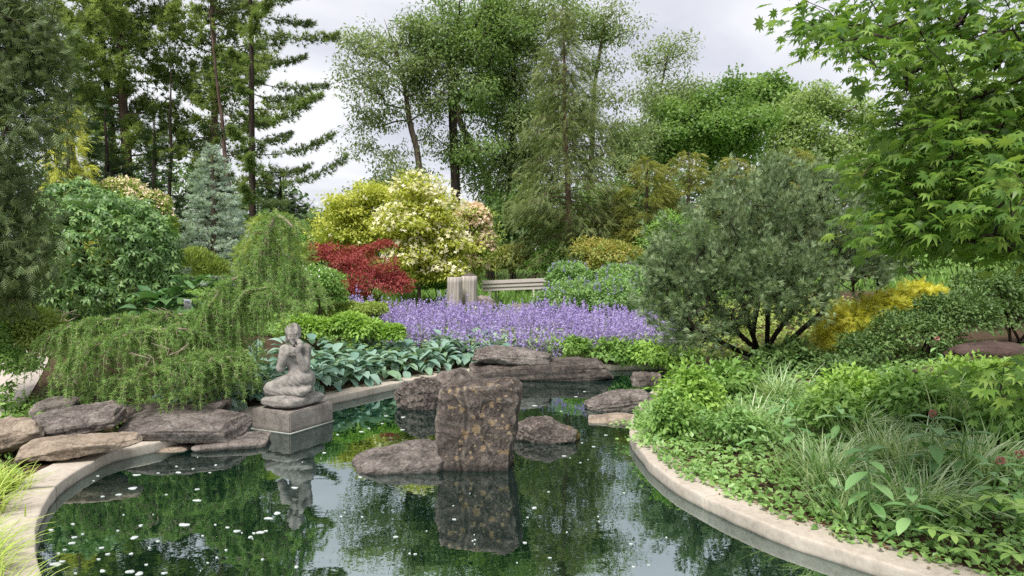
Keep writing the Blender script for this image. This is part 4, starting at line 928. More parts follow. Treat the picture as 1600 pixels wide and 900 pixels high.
# grey green grassy edge and fresh perennials in front of the catmint
rng = np.random.default_rng(170); gcl = 0
for (px, py, hh, m_, lab) in [(655, 535, .38, L_CAT, 'grey green grassy tuft at the near end of the catmint by the hostas'), (860, 552, .30, L_CAT, 'pale grassy tuft behind the big flat boulder'), (905, 554, .30, L_CAT, 'pale grassy tuft in the middle of the back kerb'),
                              (830, 548, .26, L_CAT, 'small grassy tuft hidden behind the flat boulder'),
                              (940, 556, .34, L_GRASS, 'yellow green grassy tuft beside the leafy perennials'), (985, 557, .30, L_CAT, 'grassy tuft near the far end of the back kerb'), (880, 555, .32, L_GRASS, 'yellow green grassy tuft by the end of the long slab'), (715, 556, .34, L_CAT, 'grassy tuft closing the hosta row by the boulders')]:
    c = on(px, py, .15); c[2] = gz(c[0], c[1]); mb = MB(); blades(mb, c, 200, hh * 1.25, rng, .30, .007, .8, 3)
    tag(mb.obj('grass_tuft', m_), lab, 'grass', 'grassy tufts along the back kerb')
for i, (px, py, rx, ry, lab) in enumerate([(955, 540, 36, 16, 'fresh green perennial before the catmint on the back kerb'), (1010, 542, 34, 18, 'fresh green perennial near the pine shrub on the back kerb'),
                                           (890, 532, 26, 14, 'leafy green perennial at the foot of the catmint'), (1055, 550, 30, 16, 'leafy perennial tucked below the pine shrub')]):
    shrub('leafy_perennial', lab, 13.0, [(px, py + 8, rx, ry * .8), (px + rx * .6, py + 10, rx * .6, ry * .7)], 2600, .08, L_LIME if i % 2 else L_FRESH, 172 + i, cat='perennial', group='perennials along the back kerb', up=.9, lower=-.9, rough=.6, shell=.5, clump=.08, T=OVATE)

# ------------------------------------------------------------------ hostas: each leaf its own piece
def hosta_leaf(mat_):
    V, Fc = [], []; rows = 6
    wv = [.06, .26, .34, .31, .19, .0]
    for i in range(rows):
        t = i / (rows - 1); z = .12 * math.sin(t * 2.2) - .38 * t * t
        for x, dz in ((-1, .07), (-.5, .0), (0, -.045), (.5, .0), (1, .07)):
            V.append([x * wv[i], t, z + dz * (wv[i] / .34)])
    for i in range(rows - 1):
        for j in range(4): Fc.append([i * 5 + j, i * 5 + j + 1, i * 5 + 5 + j + 1, i * 5 + 5 + j])
    mb = MB(); mb.add(V, Fc); return mb.mesh('leaf', mat_, True)
def veined_mat(name, cols, stripe=.5):
    m = leaf_mat(name, cols, .2, .45, .45, src='obj'); nd, lk = m.node_tree.nodes, m.node_tree.links
    p = [q for q in nd if q.type == 'BSDF_PRINCIPLED'][0]
    tcn = nd.new('ShaderNodeTexCoord'); w = nd.new('ShaderNodeTexWave'); w.wave_type = 'BANDS'; w.bands_direction = 'X'; w.inputs['Scale'].default_value = 5.0; w.inputs['Distortion'].default_value = .4
    lk.new(tcn.outputs['Object'], w.inputs['Vector']); b = nd.new('ShaderNodeBump'); b.inputs['Strength'].default_value = stripe; b.inputs['Distance'].default_value = .02
    lk.new(w.outputs['Fac'], b.inputs['Height']); lk.new(b.outputs[0], p.inputs['Normal'])
    return m
HL = hosta_leaf(veined_mat('blue_hosta_leaf', [(116, 154, 136), (136, 172, 154), (162, 192, 174), (132, 166, 126)]))
HG = hosta_leaf(veined_mat('green_hosta_leaf', [(70, 110, 64), (96, 140, 82), (122, 162, 100)]))
def hosta(c, R, n, lab, me, rng, group, size=.25):
    e = thing('hosta', lab, 'hosta', c, group); c = np.asarray(c)
    for i in range(n):
        u = (i + .5) / n; az = i * 2.39996 + rng.normal(0, .2); rd = np.array([math.cos(az), math.sin(az), 0])
        rr = R * (.15 + .75 * u ** .6); h = (.10 + .28 * (1 - u ** 1.6)) * (size / .24) * rng.uniform(.8, 1.15)
        pos = c + rd * rr * .75 + np.array([0, 0, h]); ang = .75 - 1.35 * u + rng.normal(0, .15)
        d = rd * math.cos(ang) + np.array([0, 0, math.sin(ang)]); nv = nrm(np.array([0, 0, 1]) * math.cos(ang) - rd * math.sin(ang) + .15 * rng.normal(size=3))
        piece('leaf', me, e, pos, d, nv, size * rng.uniform(.75, 1.2))
    mb = MB()
    for i in range(8):
        az = i * .785; mb.tube([c, c + np.array([math.cos(az) * R * .3, math.sin(az) * R * .3, .2])], [.008, .005], 4)
    mb.obj('stalks', L_FRESH, e)
rng = np.random.default_rng(180)
arc = PL[10 * PER:16 * PER]; arc = catmull(arc, 4, False); ad = nrm(np.gradient(arc, axis=0)); an_ = np.stack([ad[:, 1], -ad[:, 0]], 1)
if np.mean(pond_sd(arc + an_ * .2)) < 0: an_ = -an_
asum = np.concatenate([[0], np.cumsum(np.linalg.norm(np.diff(arc, axis=0), axis=1))])
words = ['first', 'second', 'third', 'fourth', 'fifth', 'sixth', 'seventh', 'eighth', 'ninth', 'tenth', 'eleventh', 'twelfth', 'thirteenth', 'fourteenth']
for row, (off_, sp_, nl_, dz_, nm_) in enumerate([(.52, .41, 36, 0.0, 'front'), (.90, .44, 30, .06, 'middle'), (1.28, .50, 24, .08, 'rear')]):
    for i, u in enumerate(np.arange(.12 + .2 * row, asum[-1] - .1, sp_)):
        u += rng.normal(0, .04); k = min(len(arc) - 1, int(np.searchsorted(asum, u))); q = arc[k] + an_[k] * (off_ + rng.normal(0, .04))
        c = np.array([q[0], q[1], float(gz(q[0], q[1])) + dz_])
        hosta(c, .44 if row == 0 else .40, nl_, 'blue green hosta, %s from the larch in the %s row' % (words[i], nm_), HL, rng, 'blue hostas along the kerb', .205 if row == 0 else .20)
for (px, py, lab) in [(262, 478, 'green hosta at the foot of the green mound by the white plant tag'), (305, 465, 'green hosta between the plant tag and the upright larch'), (232, 485, 'low green hosta under the green mound')]:
    c = at(px, py, 11.6); c[2] = max(c[2] - .25, float(gz(c[0], c[1]))); hosta(c, .36, 24, lab, HG, rng, 'green hostas behind the larch', .30)

# ------------------------------------------------------------------ rocks
def ico(sub):
    bm = bmesh.new(); bmesh.ops.create_icosphere(bm, subdivisions=sub, radius=1.0)
    v = np.array([q.co[:] for q in bm.verts]); f = np.array([[q.index for q in p.verts] for p in bm.faces]); bm.free(); return v, f
ICO = {4: ico(4), 5: ico(5), 6: ico(6)}
EDGE = ((186, 174, 162), 1.1)
R_GREY = stone_mat('grey_brown_rock', [(.32, (44, 38, 36)), (.43, (84, 77, 73)), (.53, (120, 112, 106)), (.63, (152, 144, 137)), (.74, (192, 184, 176))], 4.5, 1.0, .045, edge=EDGE, stain=((36, 33, 30), .01))
R_DARK = stone_mat('dark_weathered_rock', [(.32, (32, 28, 27)), (.43, (66, 59, 55)), (.54, (102, 93, 87)), (.64, (136, 126, 118)), (.75, (182, 172, 163))], 5, 1.0, .05, edge=EDGE, stain=((30, 28, 26), .01))
R_TAN = stone_mat('tan_sandstone', [(.32, (76, 66, 56)), (.43, (122, 109, 96)), (.54, (156, 141, 124)), (.66, (182, 167, 149)), (.76, (206, 194, 178))], 4.5, .9, .035, edge=EDGE)
R_LICH = stone_mat('lichen_spotted_rock', [(.32, (28, 25, 24)), (.43, (62, 55, 51)), (.54, (94, 85, 79)), (.64, (128, 118, 110)), (.75, (178, 168, 159))], 5, 1.0, .06, edge=EDGE, stain=((34, 31, 28), .03),
                   spots=[((134, 114, 86), 7.5, .44, .50), ((144, 124, 96), 13.0, .42, .46), ((162, 144, 114), 20.0, .38, .50)])
R_MOSS = stone_mat('mossy_rock', [(.32, (36, 32, 31)), (.43, (72, 65, 61)), (.54, (106, 97, 91)), (.64, (140, 130, 122)), (.75, (182, 172, 163))], 5, 1.0, .045, moss=((128, 108, 50), .92, 'X'), edge=EDGE, stain=((34, 31, 28), .01))
R_RED = stone_mat('red_brown_rock', [(.30, (48, 38, 35)), (.5, (80, 64, 58)), (.7, (112, 94, 86))], 4, .9, .04)
def rock(name, lab, c, size, rot, seed, mat_, sub=5, tilt=(0, 0), cut=1.12, ncut=16, p=16, amp=.09, strata=.03, cat='rock', group=None, freq=2.2, sink=.12, taper=0.0, crackx=None):
    rng = np.random.default_rng(seed); v, f = ICO[sub]
    nn = [np.array(q, float) for q in ((1, 0, 0), (-1, 0, 0), (0, 1, 0), (0, -1, 0), (0, 0, 1), (0, 0, -1))]
    nn = [nrm(q + rng.normal(0, .09, 3)) for q in nn]; dd = [rng.uniform(.9, 1.0) for _ in nn]
    for i in range(ncut): nn.append(nrm(rng.normal(size=3))); dd.append(rng.uniform(cut * .95, cut * 1.16))
    nn = np.array(nn); dd = np.array(dd)
    q = np.maximum(v @ nn.T, 0) / dd; r = (q ** p).sum(1) ** (-1.0 / p)
    P = v * r[:, None]; size = np.asarray(size, float)
    W = P * size / 2
    sc = 1.0 / float(np.mean(size)) ** .6
    nz = fbm(W * freq * sc + seed * 3.7, 5, seed, .55); rg = 1 - np.abs(fbm(W * freq * 3.0 * sc + seed, 5, seed + 40, .62))
    W = W + nrm(v / size) * ((nz * amp + (rg - .6) * amp * .7) * float(np.min(size)) ** .55 * float(np.mean(size)) ** .45)[:, None]
    if strata:
        lay = vnoise(np.stack([W[:, 0] * .8, W[:, 1] * .8, W[:, 2] * 14 / max(.3, size[2])], 1), seed + 7)
        W[:, :2] *= (1 + strata * np.sign(lay) * np.abs(lay) ** .5)[:, None]
    if taper: W[:, :2] *= (1 - taper * (W[:, 2:3] / size[2]))
    if crackx:
        for (cx_, wd_, dp_) in crackx:
            g_ = np.exp(-((W[:, 0] - cx_ - .03 * np.sin(W[:, 2] * 9)) / wd_) ** 2); W[:, 1] += np.where(W[:, 1] < 0, g_ * dp_, 0)
    cr_, sr_ = math.cos(tilt[0]), math.sin(tilt[0]); W = W @ np.array([[1, 0, 0], [0, cr_, -sr_], [0, sr_, cr_]]).T
    cr_, sr_ = math.cos(tilt[1]), math.sin(tilt[1]); W = W @ np.array([[cr_, 0, sr_], [0, 1, 0], [-sr_, 0, cr_]]).T
    cr_, sr_ = math.cos(rot), math.sin(rot); W = W @ np.array([[cr_, -sr_, 0], [sr_, cr_, 0], [0, 0, 1]]).T
    W[:, 2] += -W[:, 2].min() - sink
    mb = MB(); mb.add(W, f); me = mb.mesh(name, mat_, True)
    o = bpy.data.objects.new(name, me); o.location = tuple(float(k_) for k_ in c); COL.objects.link(o)
    return tag(o, lab, cat, group)
def rat(px, py, z=0.0): return on(px, py, z)
# in the pond
c = rat(748, 738); c[1] += .26
rock('standing_stone', 'upright squarish boulder with ochre lichen standing in the pond', c, (.72, .46, 1.06), -.06, 201, R_LICH, 6, cut=1.30, ncut=40, p=90, amp=.05, strata=.015, sink=.27, cat='boulder', freq=3.5, crackx=[(-.13, .010, .03)])
c = rat(618, 742); c[1] += .34; c[0] += .02
rock('pond_rock', 'low wedge shaped slab leaning out left of the standing stone', c, (.98, .62, .27), .12, 202, R_GREY, 6, tilt=(.10, -.16), cut=1.04, ncut=40, p=45, amp=.06, sink=.17, group='rocks in the pond', cat='boulder')
c = rat(856, 694); c[1] += .24
rock('pond_rock', 'peaked dark rock with mossy tail right of the standing stone', c, (.72, .5, .46), -.2, 203, R_MOSS, 6, cut=.9, ncut=40, p=40, amp=.08, sink=.22, tilt=(0, .22), group='rocks in the pond', cat='boulder')
c = rat(655, 642); c[1] += .25
rock('pond_rock', 'knobbly dark rock in the water below the hostas', c, (.72, .5, .58), .15, 204, R_DARK, 6, cut=.92, ncut=40, p=26, amp=.085, sink=.2, tilt=(0, -.1), group='rocks in the pond', cat='boulder')
c = rat(705, 640); c[1] += .45
rock('pond_rock', 'brown rough rock half hidden behind the standing stone', c, (.5, .45, .66), .35, 205, R_DARK, 4, cut=.92, ncut=20, p=30, amp=.08, sink=.2, group='rocks in the pond', cat='boulder')
# back edge slabs
c = rat(846, 598); c[1] += .55
rock('flat_boulder', 'long low dark slab lying along the back edge of the water', c, (2.36, .85, .36), -.02, 206, R_DARK, 6, cut=1.25, ncut=20, p=60, amp=.035, strata=.02, sink=.17, group='slabs at the back of the pond', cat='boulder', tilt=(0, -.035))
c = rat(803, 578, .2); c[1] += .5; c[2] = .2
rock('flat_boulder', 'rounded brown boulder lying on the long low slab', c, (1.38, .8, .28), -.05, 207, R_GREY, 6, cut=.97, ncut=40, p=36, amp=.07, sink=.02, tilt=(0, .06), group='slabs at the back of the pond', cat='boulder')
c = rat(768, 556, .14); c[1] += .7; c[2] = .12
rock('flat_boulder', 'smaller brown boulder behind the rounded one by the hostas', c, (.72, .5, .42), .1, 208, R_GREY, 4, cut=.98, p=9, amp=.08, sink=.02, group='slabs at the back of the pond', cat='boulder')
# tip of the leafy bank
c = rat(975, 644); c[1] += .32
rock('bank_rock', 'brown slab at the tip of the leafy bank', c, (.98, .6, .30), .1, 209, R_GREY, 6, cut=.98, ncut=40, p=36, amp=.07, sink=.12, tilt=(.05, -.12), group='rocks at the tip of the leafy bank', cat='boulder')
c = rat(1012, 606, .05); c[1] += .25
rock('bank_rock', 'small dark rock above the brown slab on the bank', c, (.48, .35, .24), .2, 210, R_DARK, 4, cut=1.0, amp=.09, sink=.03, group='rocks at the tip of the leafy bank', cat='boulder')
c = rat(962, 662); c[1] += .14
rock('bank_rock', 'wet flat stone awash at the tip of the bank', c, (.6, .3, .14), -.05, 211, R_TAN, 4, cut=1.05, amp=.06, sink=.085, group='rocks at the tip of the leafy bank', cat='boulder')
# left bank pile
c = rat(262, 702, .03); c[1] += .42; c[2] = .02
rock('bank_slab', 'thick grey slab jutting over the water beside the statue', c, (1.20, .85, .215), .04, 212, R_GREY, 6, cut=1.1, ncut=36, p=60, amp=.05, strata=.012, sink=-.03, tilt=(.06, .03), group='slabs piled on the left bank', cat='boulder')
c = rat(345, 708); c[1] += .35
rock('bank_slab', 'thin flat stone at water level below the thick slab', c, (.72, .5, .13), .32, 213, R_GREY, 4, cut=1.1, amp=.05, sink=.06, tilt=(0, -.05), group='slabs piled on the left bank', cat='boulder')
c = rat(98, 722, .14); c[1] += .28; c[2] = .125
rock('bank_slab', 'long tan slab resting on the kerb', c, (1.06, .42, .15), .28, 214, R_TAN, 6, cut=1.08, ncut=36, p=45, amp=.06, strata=.012, sink=.015, tilt=(.05, -.08), group='slabs piled on the left bank', cat='boulder')
c = rat(62, 706, .15); c[1] += .60; c[0] -= .12; c[2] = .10
rock('bank_slab', 'large tilted grey brown boulder at the back of the pile', c, (1.15, .7, .26), .2, 215, R_GREY, 6, cut=1.02, ncut=40, p=50, amp=.06, sink=.02, tilt=(.12, -.13), group='slabs piled on the left bank', cat='boulder')
c = rat(-25, 712, .15); c[1] += .25; c[2] = .11
rock('bank_slab', 'brown boulder cut by the left edge of the picture', c, (.65, .45, .24), .35, 216, R_TAN, 5, cut=1.0, ncut=20, p=40, amp=.07, sink=.02, tilt=(.12, -.2), group='slabs piled on the left bank', cat='boulder')
c = rat(235, 668, .15); c[1] += .45; c[2] = .10
rock('bank_slab', 'long dark slab in the shade under the larch curtain', c, (1.25, .5, .24), .08, 217, R_DARK, 4, cut=1.15, p=14, amp=.06, sink=.02, group='slabs piled on the left bank', cat='boulder')
c = rat(20, 668, .2); c[1] += .75; c[2] = .12
rock('bank_slab', 'small grey stone between the pile and the path', c, (.5, .4, .28), .2, 218, R_GREY, 4, cut=1.0, amp=.08, sink=.03, group='slabs piled on the left bank', cat='boulder')
c = rat(240, 712, -.02); c[1] += .25; c[2] = -.12
rock('bank_slab', 'olive submerged stone just breaking the water under the thick slab', c, (.66, .5, .14), .1, 219, R_TAN, 4, cut=1.05, amp=.05, sink=0, group='slabs piled on the left bank', cat='boulder')
# around the bench and the beds
for i, (px, py, dp, sz, m_, lab) in enumerate([(660, 468, 17.4, (.62, .5, .34), R_TAN, 'pinkish boulder at the back of the catmint left of the bins'), (690, 470, 17.3, (.42, .4, .26), R_TAN, 'small boulder close in front of the dark green box'),
                                              (763, 464, 18.2, (.52, .45, .5), R_GREY, 'tan block shaped boulder under the near end of the bench'), (822, 467, 18.4, (.95, .5, .34), R_GREY, 'long tan boulder under the middle of the bench'),
                                              (797, 477, 17.8, (.6, .45, .26), R_GREY, 'low stone between the two tan boulders by the bench'), (545, 472, 15.2, (.5, .4, .36), R_DARK, 'dark boulder left of the red maple'),
                                              (632, 476, 16.0, (.5, .35, .22), R_GREY, 'low grey stone at the foot of the red maple')]):
    x_ = (px - 800) / F * dp; g_ = float(gz(x_, dp))
    rock('garden_rock', lab, (x_, dp, g_), sz, .3 * i, 220 + i, m_, 4, cut=1.0, amp=.1, sink=.05, group='boulders in the beds', cat='boulder')
c = at(1492, 572, 8.4); c[2] = gz(c[0], c[1])
rock('brown_slab', 'red brown slab lying under the dark yews', c, (.7, .5, .20), .15, 230, R_RED, 5, cut=1.1, amp=.06, sink=.03, group='red brown slabs', cat='boulder', tilt=(.1, -.1))
c = at(1545, 545, 9.2); c[2] = gz(c[0], c[1]) + .02
rock('brown_slab', 'higher red brown slab behind the first one', c, (1.0, .5, .24), .05, 231, R_RED, 4, cut=1.1, amp=.06, sink=.03, group='red brown slabs', cat='boulder', tilt=(.1, 0))

# ------------------------------------------------------------------ statue
def rcone(P, a, b, r1, r2):
    a = np.array(a, float); b = np.array(b, float); ab = b - a
    t = np.clip(((P - a) @ ab) / (ab @ ab), 0, 1)
    return np.linalg.norm(P - a - t[..., None] * ab, axis=-1) - (r1 + (r2 - r1) * t)
def ell(P, c, r, R=None):
    q = P - np.array(c, float)
    if R is not None: q = q @ R
    r = np.array(r, float); k0 = np.linalg.norm(q / r, axis=-1); k1 = np.linalg.norm(q / (r * r), axis=-1)
    return k0 * (k0 - 1.0) / np.maximum(k1, 1e-6)
def smin(a, b, k):
    h = np.clip(.5 + .5 * (b - a) / k, 0, 1); return b + (a - b) * h - k * h * (1 - h)
def smax(a, b, k): return -smin(-a, -b, k)
def surface_net(D, org, h):
    """vertices on sign-changing cells, quads across sign-changing edges"""
    s_ = D < 0; nx_, ny_, nz_ = D.shape
    cnt = np.zeros((nx_ - 1, ny_ - 1, nz_ - 1)); acc = np.zeros(cnt.shape + (3,))
    for ax in range(3):
        sl0 = [slice(None)] * 3; sl1 = [slice(None)] * 3; sl0[ax] = slice(0, -1); sl1[ax] = slice(1, None)
        d0, d1 = D[tuple(sl0)], D[tuple(sl1)]; cr_ = (d0 < 0) != (d1 < 0); t = np.where(cr_, d0 / np.where(cr_, d0 - d1, 1), 0)
        oth = [k_ for k_ in range(3) if k_ != ax]
        for i in (0, 1):
            for j in (0, 1):
                sl = [slice(None)] * 3
                sl[oth[0]] = slice(i, cnt.shape[oth[0]] + i); sl[oth[1]] = slice(j, cnt.shape[oth[1]] + j)
                c_ = cr_[tuple(sl)]; tt_ = t[tuple(sl)]; cnt += c_; v_ = np.zeros(acc.shape)
                v_[..., ax] = tt_ * c_; v_[..., oth[0]] = i * c_; v_[..., oth[1]] = j * c_; acc += v_
    act = cnt > 0; idx = -np.ones(cnt.shape, int); idx[act] = np.arange(act.sum())
    cell = np.stack(np.nonzero(act), 1); V = np.array(org) + h * (cell + acc[act] / cnt[act][:, None])
    Fq = []
    for ax in range(3):
        oth = [(ax + 1) % 3, (ax + 2) % 3]; sl0 = [slice(None)] * 3; sl1 = [slice(None)] * 3; sl0[ax] = slice(0, -1); sl1[ax] = slice(1, None)
        cr_ = s_[tuple(sl0)] != s_[tuple(sl1)]; e_ = np.stack(np.nonzero(cr_), 1)
        e_ = e_[(e_[:, oth[0]] > 0) & (e_[:, oth[1]] > 0) & (e_[:, oth[0]] < D.shape[oth[0]] - 1) & (e_[:, oth[1]] < D.shape[oth[1]] - 1)]
        def g(da, db):
            q = e_.copy(); q[:, oth[0]] += da; q[:, oth[1]] += db; return idx[q[:, 0], q[:, 1], q[:, 2]]
        quad = np.stack([g(-1, -1), g(0, -1), g(0, 0), g(-1, 0)], 1); fl = s_[tuple(sl0)][tuple(e_.T)]
        quad[~fl] = quad[~fl][:, ::-1]; Fq.append(quad)
    return V, np.concatenate(Fq)
h = .0080
ax_, ay_, az_ = np.arange(-.37, .27, h), np.arange(-.30, .22, h), np.arange(-.03, .88, h)
Pg = np.stack(np.meshgrid(ax_, ay_, az_, indexing='ij'), -1)
# legs folded under, hip, torso (x picture right, y away from the viewer, z up)
D = rcone(Pg, (.09, -.01, .20), (-.255, -.075, .085), .130, .084)              # near thigh
D = smin(D, rcone(Pg, (.07, .10, .17), (-.235, .07, .08), .122, .08), .03)     # far thigh
D = smin(D, rcone(Pg, (-.265, -.09, .062), (.10, -.145, .055), .066, .052), .018)   # near shin
D = smin(D, rcone(Pg, (.10, -.145, .055), (.185, -.12, .085), .048, .036), .02)     # foot
D = smin(D, rcone(Pg, (.19, -.115, .085), (.212, -.10, .115), .022, .016), .012)
D = smin(D, rcone(Pg, (-.24, .08, .058), (.14, .10, .055), .06, .05), .02)
D = smin(D, ell(Pg, (.10, .03, .17), (.13, .155, .145)), .04)                     # hip
D = smin(D, rcone(Pg, (.045, .02, .24), (-.005, .01, .37), .104, .088), .05)      # belly
D = smin(D, ell(Pg, (-.004, .012, .455), (.115, .085, .115)), .05)                 # chest
D = smin(D, rcone(Pg, (-.105, .02, .545), (.115, .03, .552), .050, .052), .05)     # shoulders
D = smin(D, ell(Pg, (-.045, -.055, .435), (.052, .05, .052)), .018)
D = smin(D, ell(Pg, (.055, -.055, .435), (.052, .05, .052)), .018)
D = smin(D, rcone(Pg, (.0, .018, .57), (.006, -.005, .65), .047, .043), .03)       # neck
# arms
A_ = rcone(Pg, (-.122, .02, .535), (-.146, -.05, .325), .060, .052); A_ = smin(A_, rcone(Pg, (-.146, -.055, .325), (-.048, -.130, .505), .051, .032), .02)
A_ = smin(A_, rcone(Pg, (-.048, -.125, .505), (.0, -.135, .548), .028, .024), .014)
B_ = rcone(Pg, (.130, .03, .545), (.136, -.055, .315), .062, .056); B_ = smin(B_, rcone(Pg, (.130, -.065, .315), (.075, -.130, .535), .054, .033), .02)
B_ = smin(B_, rcone(Pg, (.078, -.125, .535), (.098, -.104, .585), .028, .032), .014)
# right hand: palm and four fingers laid over the other wrist, thumb up
for i, (y_, z_, L_) in enumerate([(-.160, .560, .075), (-.163, .543, .082), (-.160, .526, .078), (-.153, .511, .062)]):
    f_ = rcone(Pg, (-.005, y_ + .018, z_), (-.005 + L_ * .55, y_, z_ + .012), .0125, .0115); f_ = smin(f_, rcone(Pg, (-.005 + L_ * .55, y_, z_ + .012), (-.005 + L_, y_ + .012, z_ + .012), .0115, .009), .006)
    A_ = smin(A_, f_, .005)
A_ = smin(A_, rcone(Pg, (-.012, -.145, .562), (.022, -.150, .598), .013, .010), .008)
# left hand against the cheek: four fingers up, thumb forward
for i, (x_, y_, L_) in enumerate([(.078, -.118, .066), (.094, -.118, .074), (.110, -.112, .070), (.122, -.100, .056)]):
    f_ = rcone(Pg, (x_ + .004, y_ + .012, .590), (x_ - .002, y_ + .006, .590 + L_ * .55), .0125, .0115); f_ = smin(f_, rcone(Pg, (x_ - .002, y_ + .006, .590 + L_ * .55), (x_ - .016, y_ + .022, .590 + L_), .0115, .009), .006)
    B_ = smin(B_, f_, .005)
B_ = smin(B_, rcone(Pg, (.082, -.122, .572), (.058, -.142, .602), .013, .010), .008)
D = smin(D, smin(A_, B_, .006), .012)
# head, turned a little to its left and tilted
yaw, tl = .22, -.07
Rz = np.array([[math.cos(yaw), -math.sin(yaw), 0], [math.sin(yaw), math.cos(yaw), 0], [0, 0, 1]]); Rt = np.array([[math.cos(tl), 0, math.sin(tl)], [0, 1, 0], [-math.sin(tl), 0, math.cos(tl)]])
hc = np.array([.0, -.032, .718]); Hq = (Pg - hc) @ (Rz @ Rt) / 1.07      # head space: face looks along -y
Hd = ell(Hq, (0, .012, .022), (.072, .090, .088)); Hd = smin(Hd, ell(Hq, (0, -.018, -.045), (.056, .066, .072)), .035)
Hd = smin(Hd, rcone(Hq, (0, -.068, -.096), (0, -.06, -.088), .020, .024), .02)          # chin
Hd = smin(Hd, rcone(Hq, (-.032, -.074, .016), (.032, -.074, .016), .010, .010), .014)   # brow
for sx_ in (-1, 1):
    Hd = smax(Hd, -ell(Hq, (sx_ * .027, -.093, -.006), (.018, .016, .013)), .008)       # eye sockets
    Hd = smin(Hd, ell(Hq, (sx_ * .027, -.072, -.006), (.0145, .0125, .0085)), .003)
    Hd = smin(Hd, ell(Hq, (sx_ * .040, -.055, -.034), (.020, .020, .018)), .016)        # cheekbones
    Hd = smin(Hd, ell(Hq, (sx_ * .072, .010, -.012), (.010, .018, .028)), .006)         # ears
Hd = smin(Hd, rcone(Hq, (0, -.082, .010), (0, -.103, -.034), .0075, .0125), .008)       # nose
Hd = smin(Hd, ell(Hq, (0, -.087, -.036), (.019, .012, .009)), .006)
Hd = smin(Hd, rcone(Hq, (-.017, -.078, -.058), (.017, -.078, -.058), .0075, .0075), .004)   # lips
Hd = smin(Hd, rcone(Hq, (-.014, -.077, -.071), (.014, -.077, -.071), .0085, .0085), .004)
hair = ell(Hq, (0, .022, .036), (.087, .098, .091)); hair = smax(hair, -(Hq[..., 1] + .052 + .35 * np.abs(Hq[..., 0]) - .42 * (Hq[..., 2] - .03)), .012)
hair = smin(hair, ell(Hq, (-.066, .045, -.045), (.030, .040, .048)), .02)
hair = smin(hair, ell(Hq, (0, .085, -.03), (.05, .04, .05)), .02)
hair = hair + .0022 * np.sin(Hq[..., 0] * 190 + 25 * Hq[..., 2])
Hd = smin(Hd, hair, .003)
D = smin(D, Hd * 1.07, .012)
# cloth folds over thigh and shin
fold = .003 * np.sin((Pg[..., 0] * 1.0 + Pg[..., 2] * 1.6 - Pg[..., 1]) * 62 + 3 * np.sin(Pg[..., 0] * 14)) * (np.clip((.25 - Pg[..., 2]) / .08, 0, 1))
D = D + fold
V, Fq = surface_net(D, (ax_[0], ay_[0], az_[0]), h); del D, Pg, Hq
V[:, 2] -= max(0, V[:, 2].min())
STAT = stone_mat('statue_stone', [(.34, (74, 71, 68)), (.44, (118, 114, 109)), (.54, (148, 143, 137)), (.70, (184, 179, 172))], 12, .7, .008, crack=False, zs=1)
PLIN = stone_mat('plinth_stone', [(.34, (78, 73, 69)), (.45, (116, 109, 103)), (.56, (142, 135, 127)), (.72, (176, 169, 160))], 7, .7, .012, crack=False, zs=1, stain=((52, 50, 44), .02))
SC = rat(453, 678); a1 = np.array([-.52, .26]); b1 = np.array([.33, .66])
sc0 = SC[:2] + .5 * (a1 + b1)
PT = .235
e = thing('statue', 'stone statue of a kneeling woman on a cushion and plinth', 'statue', (sc0[0], sc0[1], 0))
mb = MB(); mb.add(V * 1.0 + np.array([sc0[0] + .03, sc0[1] - .03, PT + .128]), Fq); mb.obj('figure', STAT, e, True)
# cushion: superellipsoid following the plinth
v, f = ICO[5]; q = v * ((np.abs(v[:, :1]) ** 5 + np.abs(v[:, 1:2]) ** 5 + np.abs(v[:, 2:3]) ** 3.2) ** (-1 / 4.2))
la, lb = np.linalg.norm(a1), np.linalg.norm(b1); ua, ub = a1 / la, b1 / lb
W = np.zeros_like(q); W[:, :2] = q[:, :1] * ua * (la * .43) + q[:, 1:2] * ub * (lb * .43)
W[:, 2] = q[:, 2] * .090 * (1 - .25 * (q[:, 0] ** 2 + q[:, 1] ** 2)) + PT + .075 + .006 * fbm(q * 3, 3, 5)
W[:, :2] += sc0
mb = MB(); mb.add(W, f); mb.obj('cushion', STAT, e, True)
bm = bmesh.new(); cs_ = [SC[:2], SC[:2] + b1, SC[:2] + a1 + b1, SC[:2] + a1]
lo_ = [bm.verts.new((p[0], p[1], -.5)) for p in cs_]; hi_ = [bm.verts.new((p[0], p[1], PT)) for p in cs_]
bm.faces.new(hi_); bm.faces.new(lo_[::-1])
for i in range(4): bm.faces.new((lo_[i], lo_[(i + 1) % 4], hi_[(i + 1) % 4], hi_[i]))
bmesh.ops.bevel(bm, geom=list(bm.edges), offset=.012, segments=2, affect='EDGES')
me = bpy.data.meshes.new('plinth'); bm.to_mesh(me); bm.free(); me.materials.append(PLIN)
o = bpy.data.objects.new('plinth', me); COL.objects.link(o); put(o, e)
mb = MB()      # pale scum line where the water meets the plinth
for i in range(4):
    p0, p1 = cs_[i], cs_[(i + 1) % 4]; d_ = nrm(p1 - p0); o_ = np.array([d_[1], -d_[0]]) * .005; c_ = (p0 + p1) / 2 + o_
    mb.box((c_[0], c_[1], .002), (np.linalg.norm(p1 - p0) / 2 + .004, .004, .004), np.array([[d_[0], -d_[1], 0], [d_[1], d_[0], 0], [0, 0, 1]]))
mb.obj('waterline_scum', plain_mat('scum_line', (170, 172, 164), .8, (196, 196, 188), 30), e)

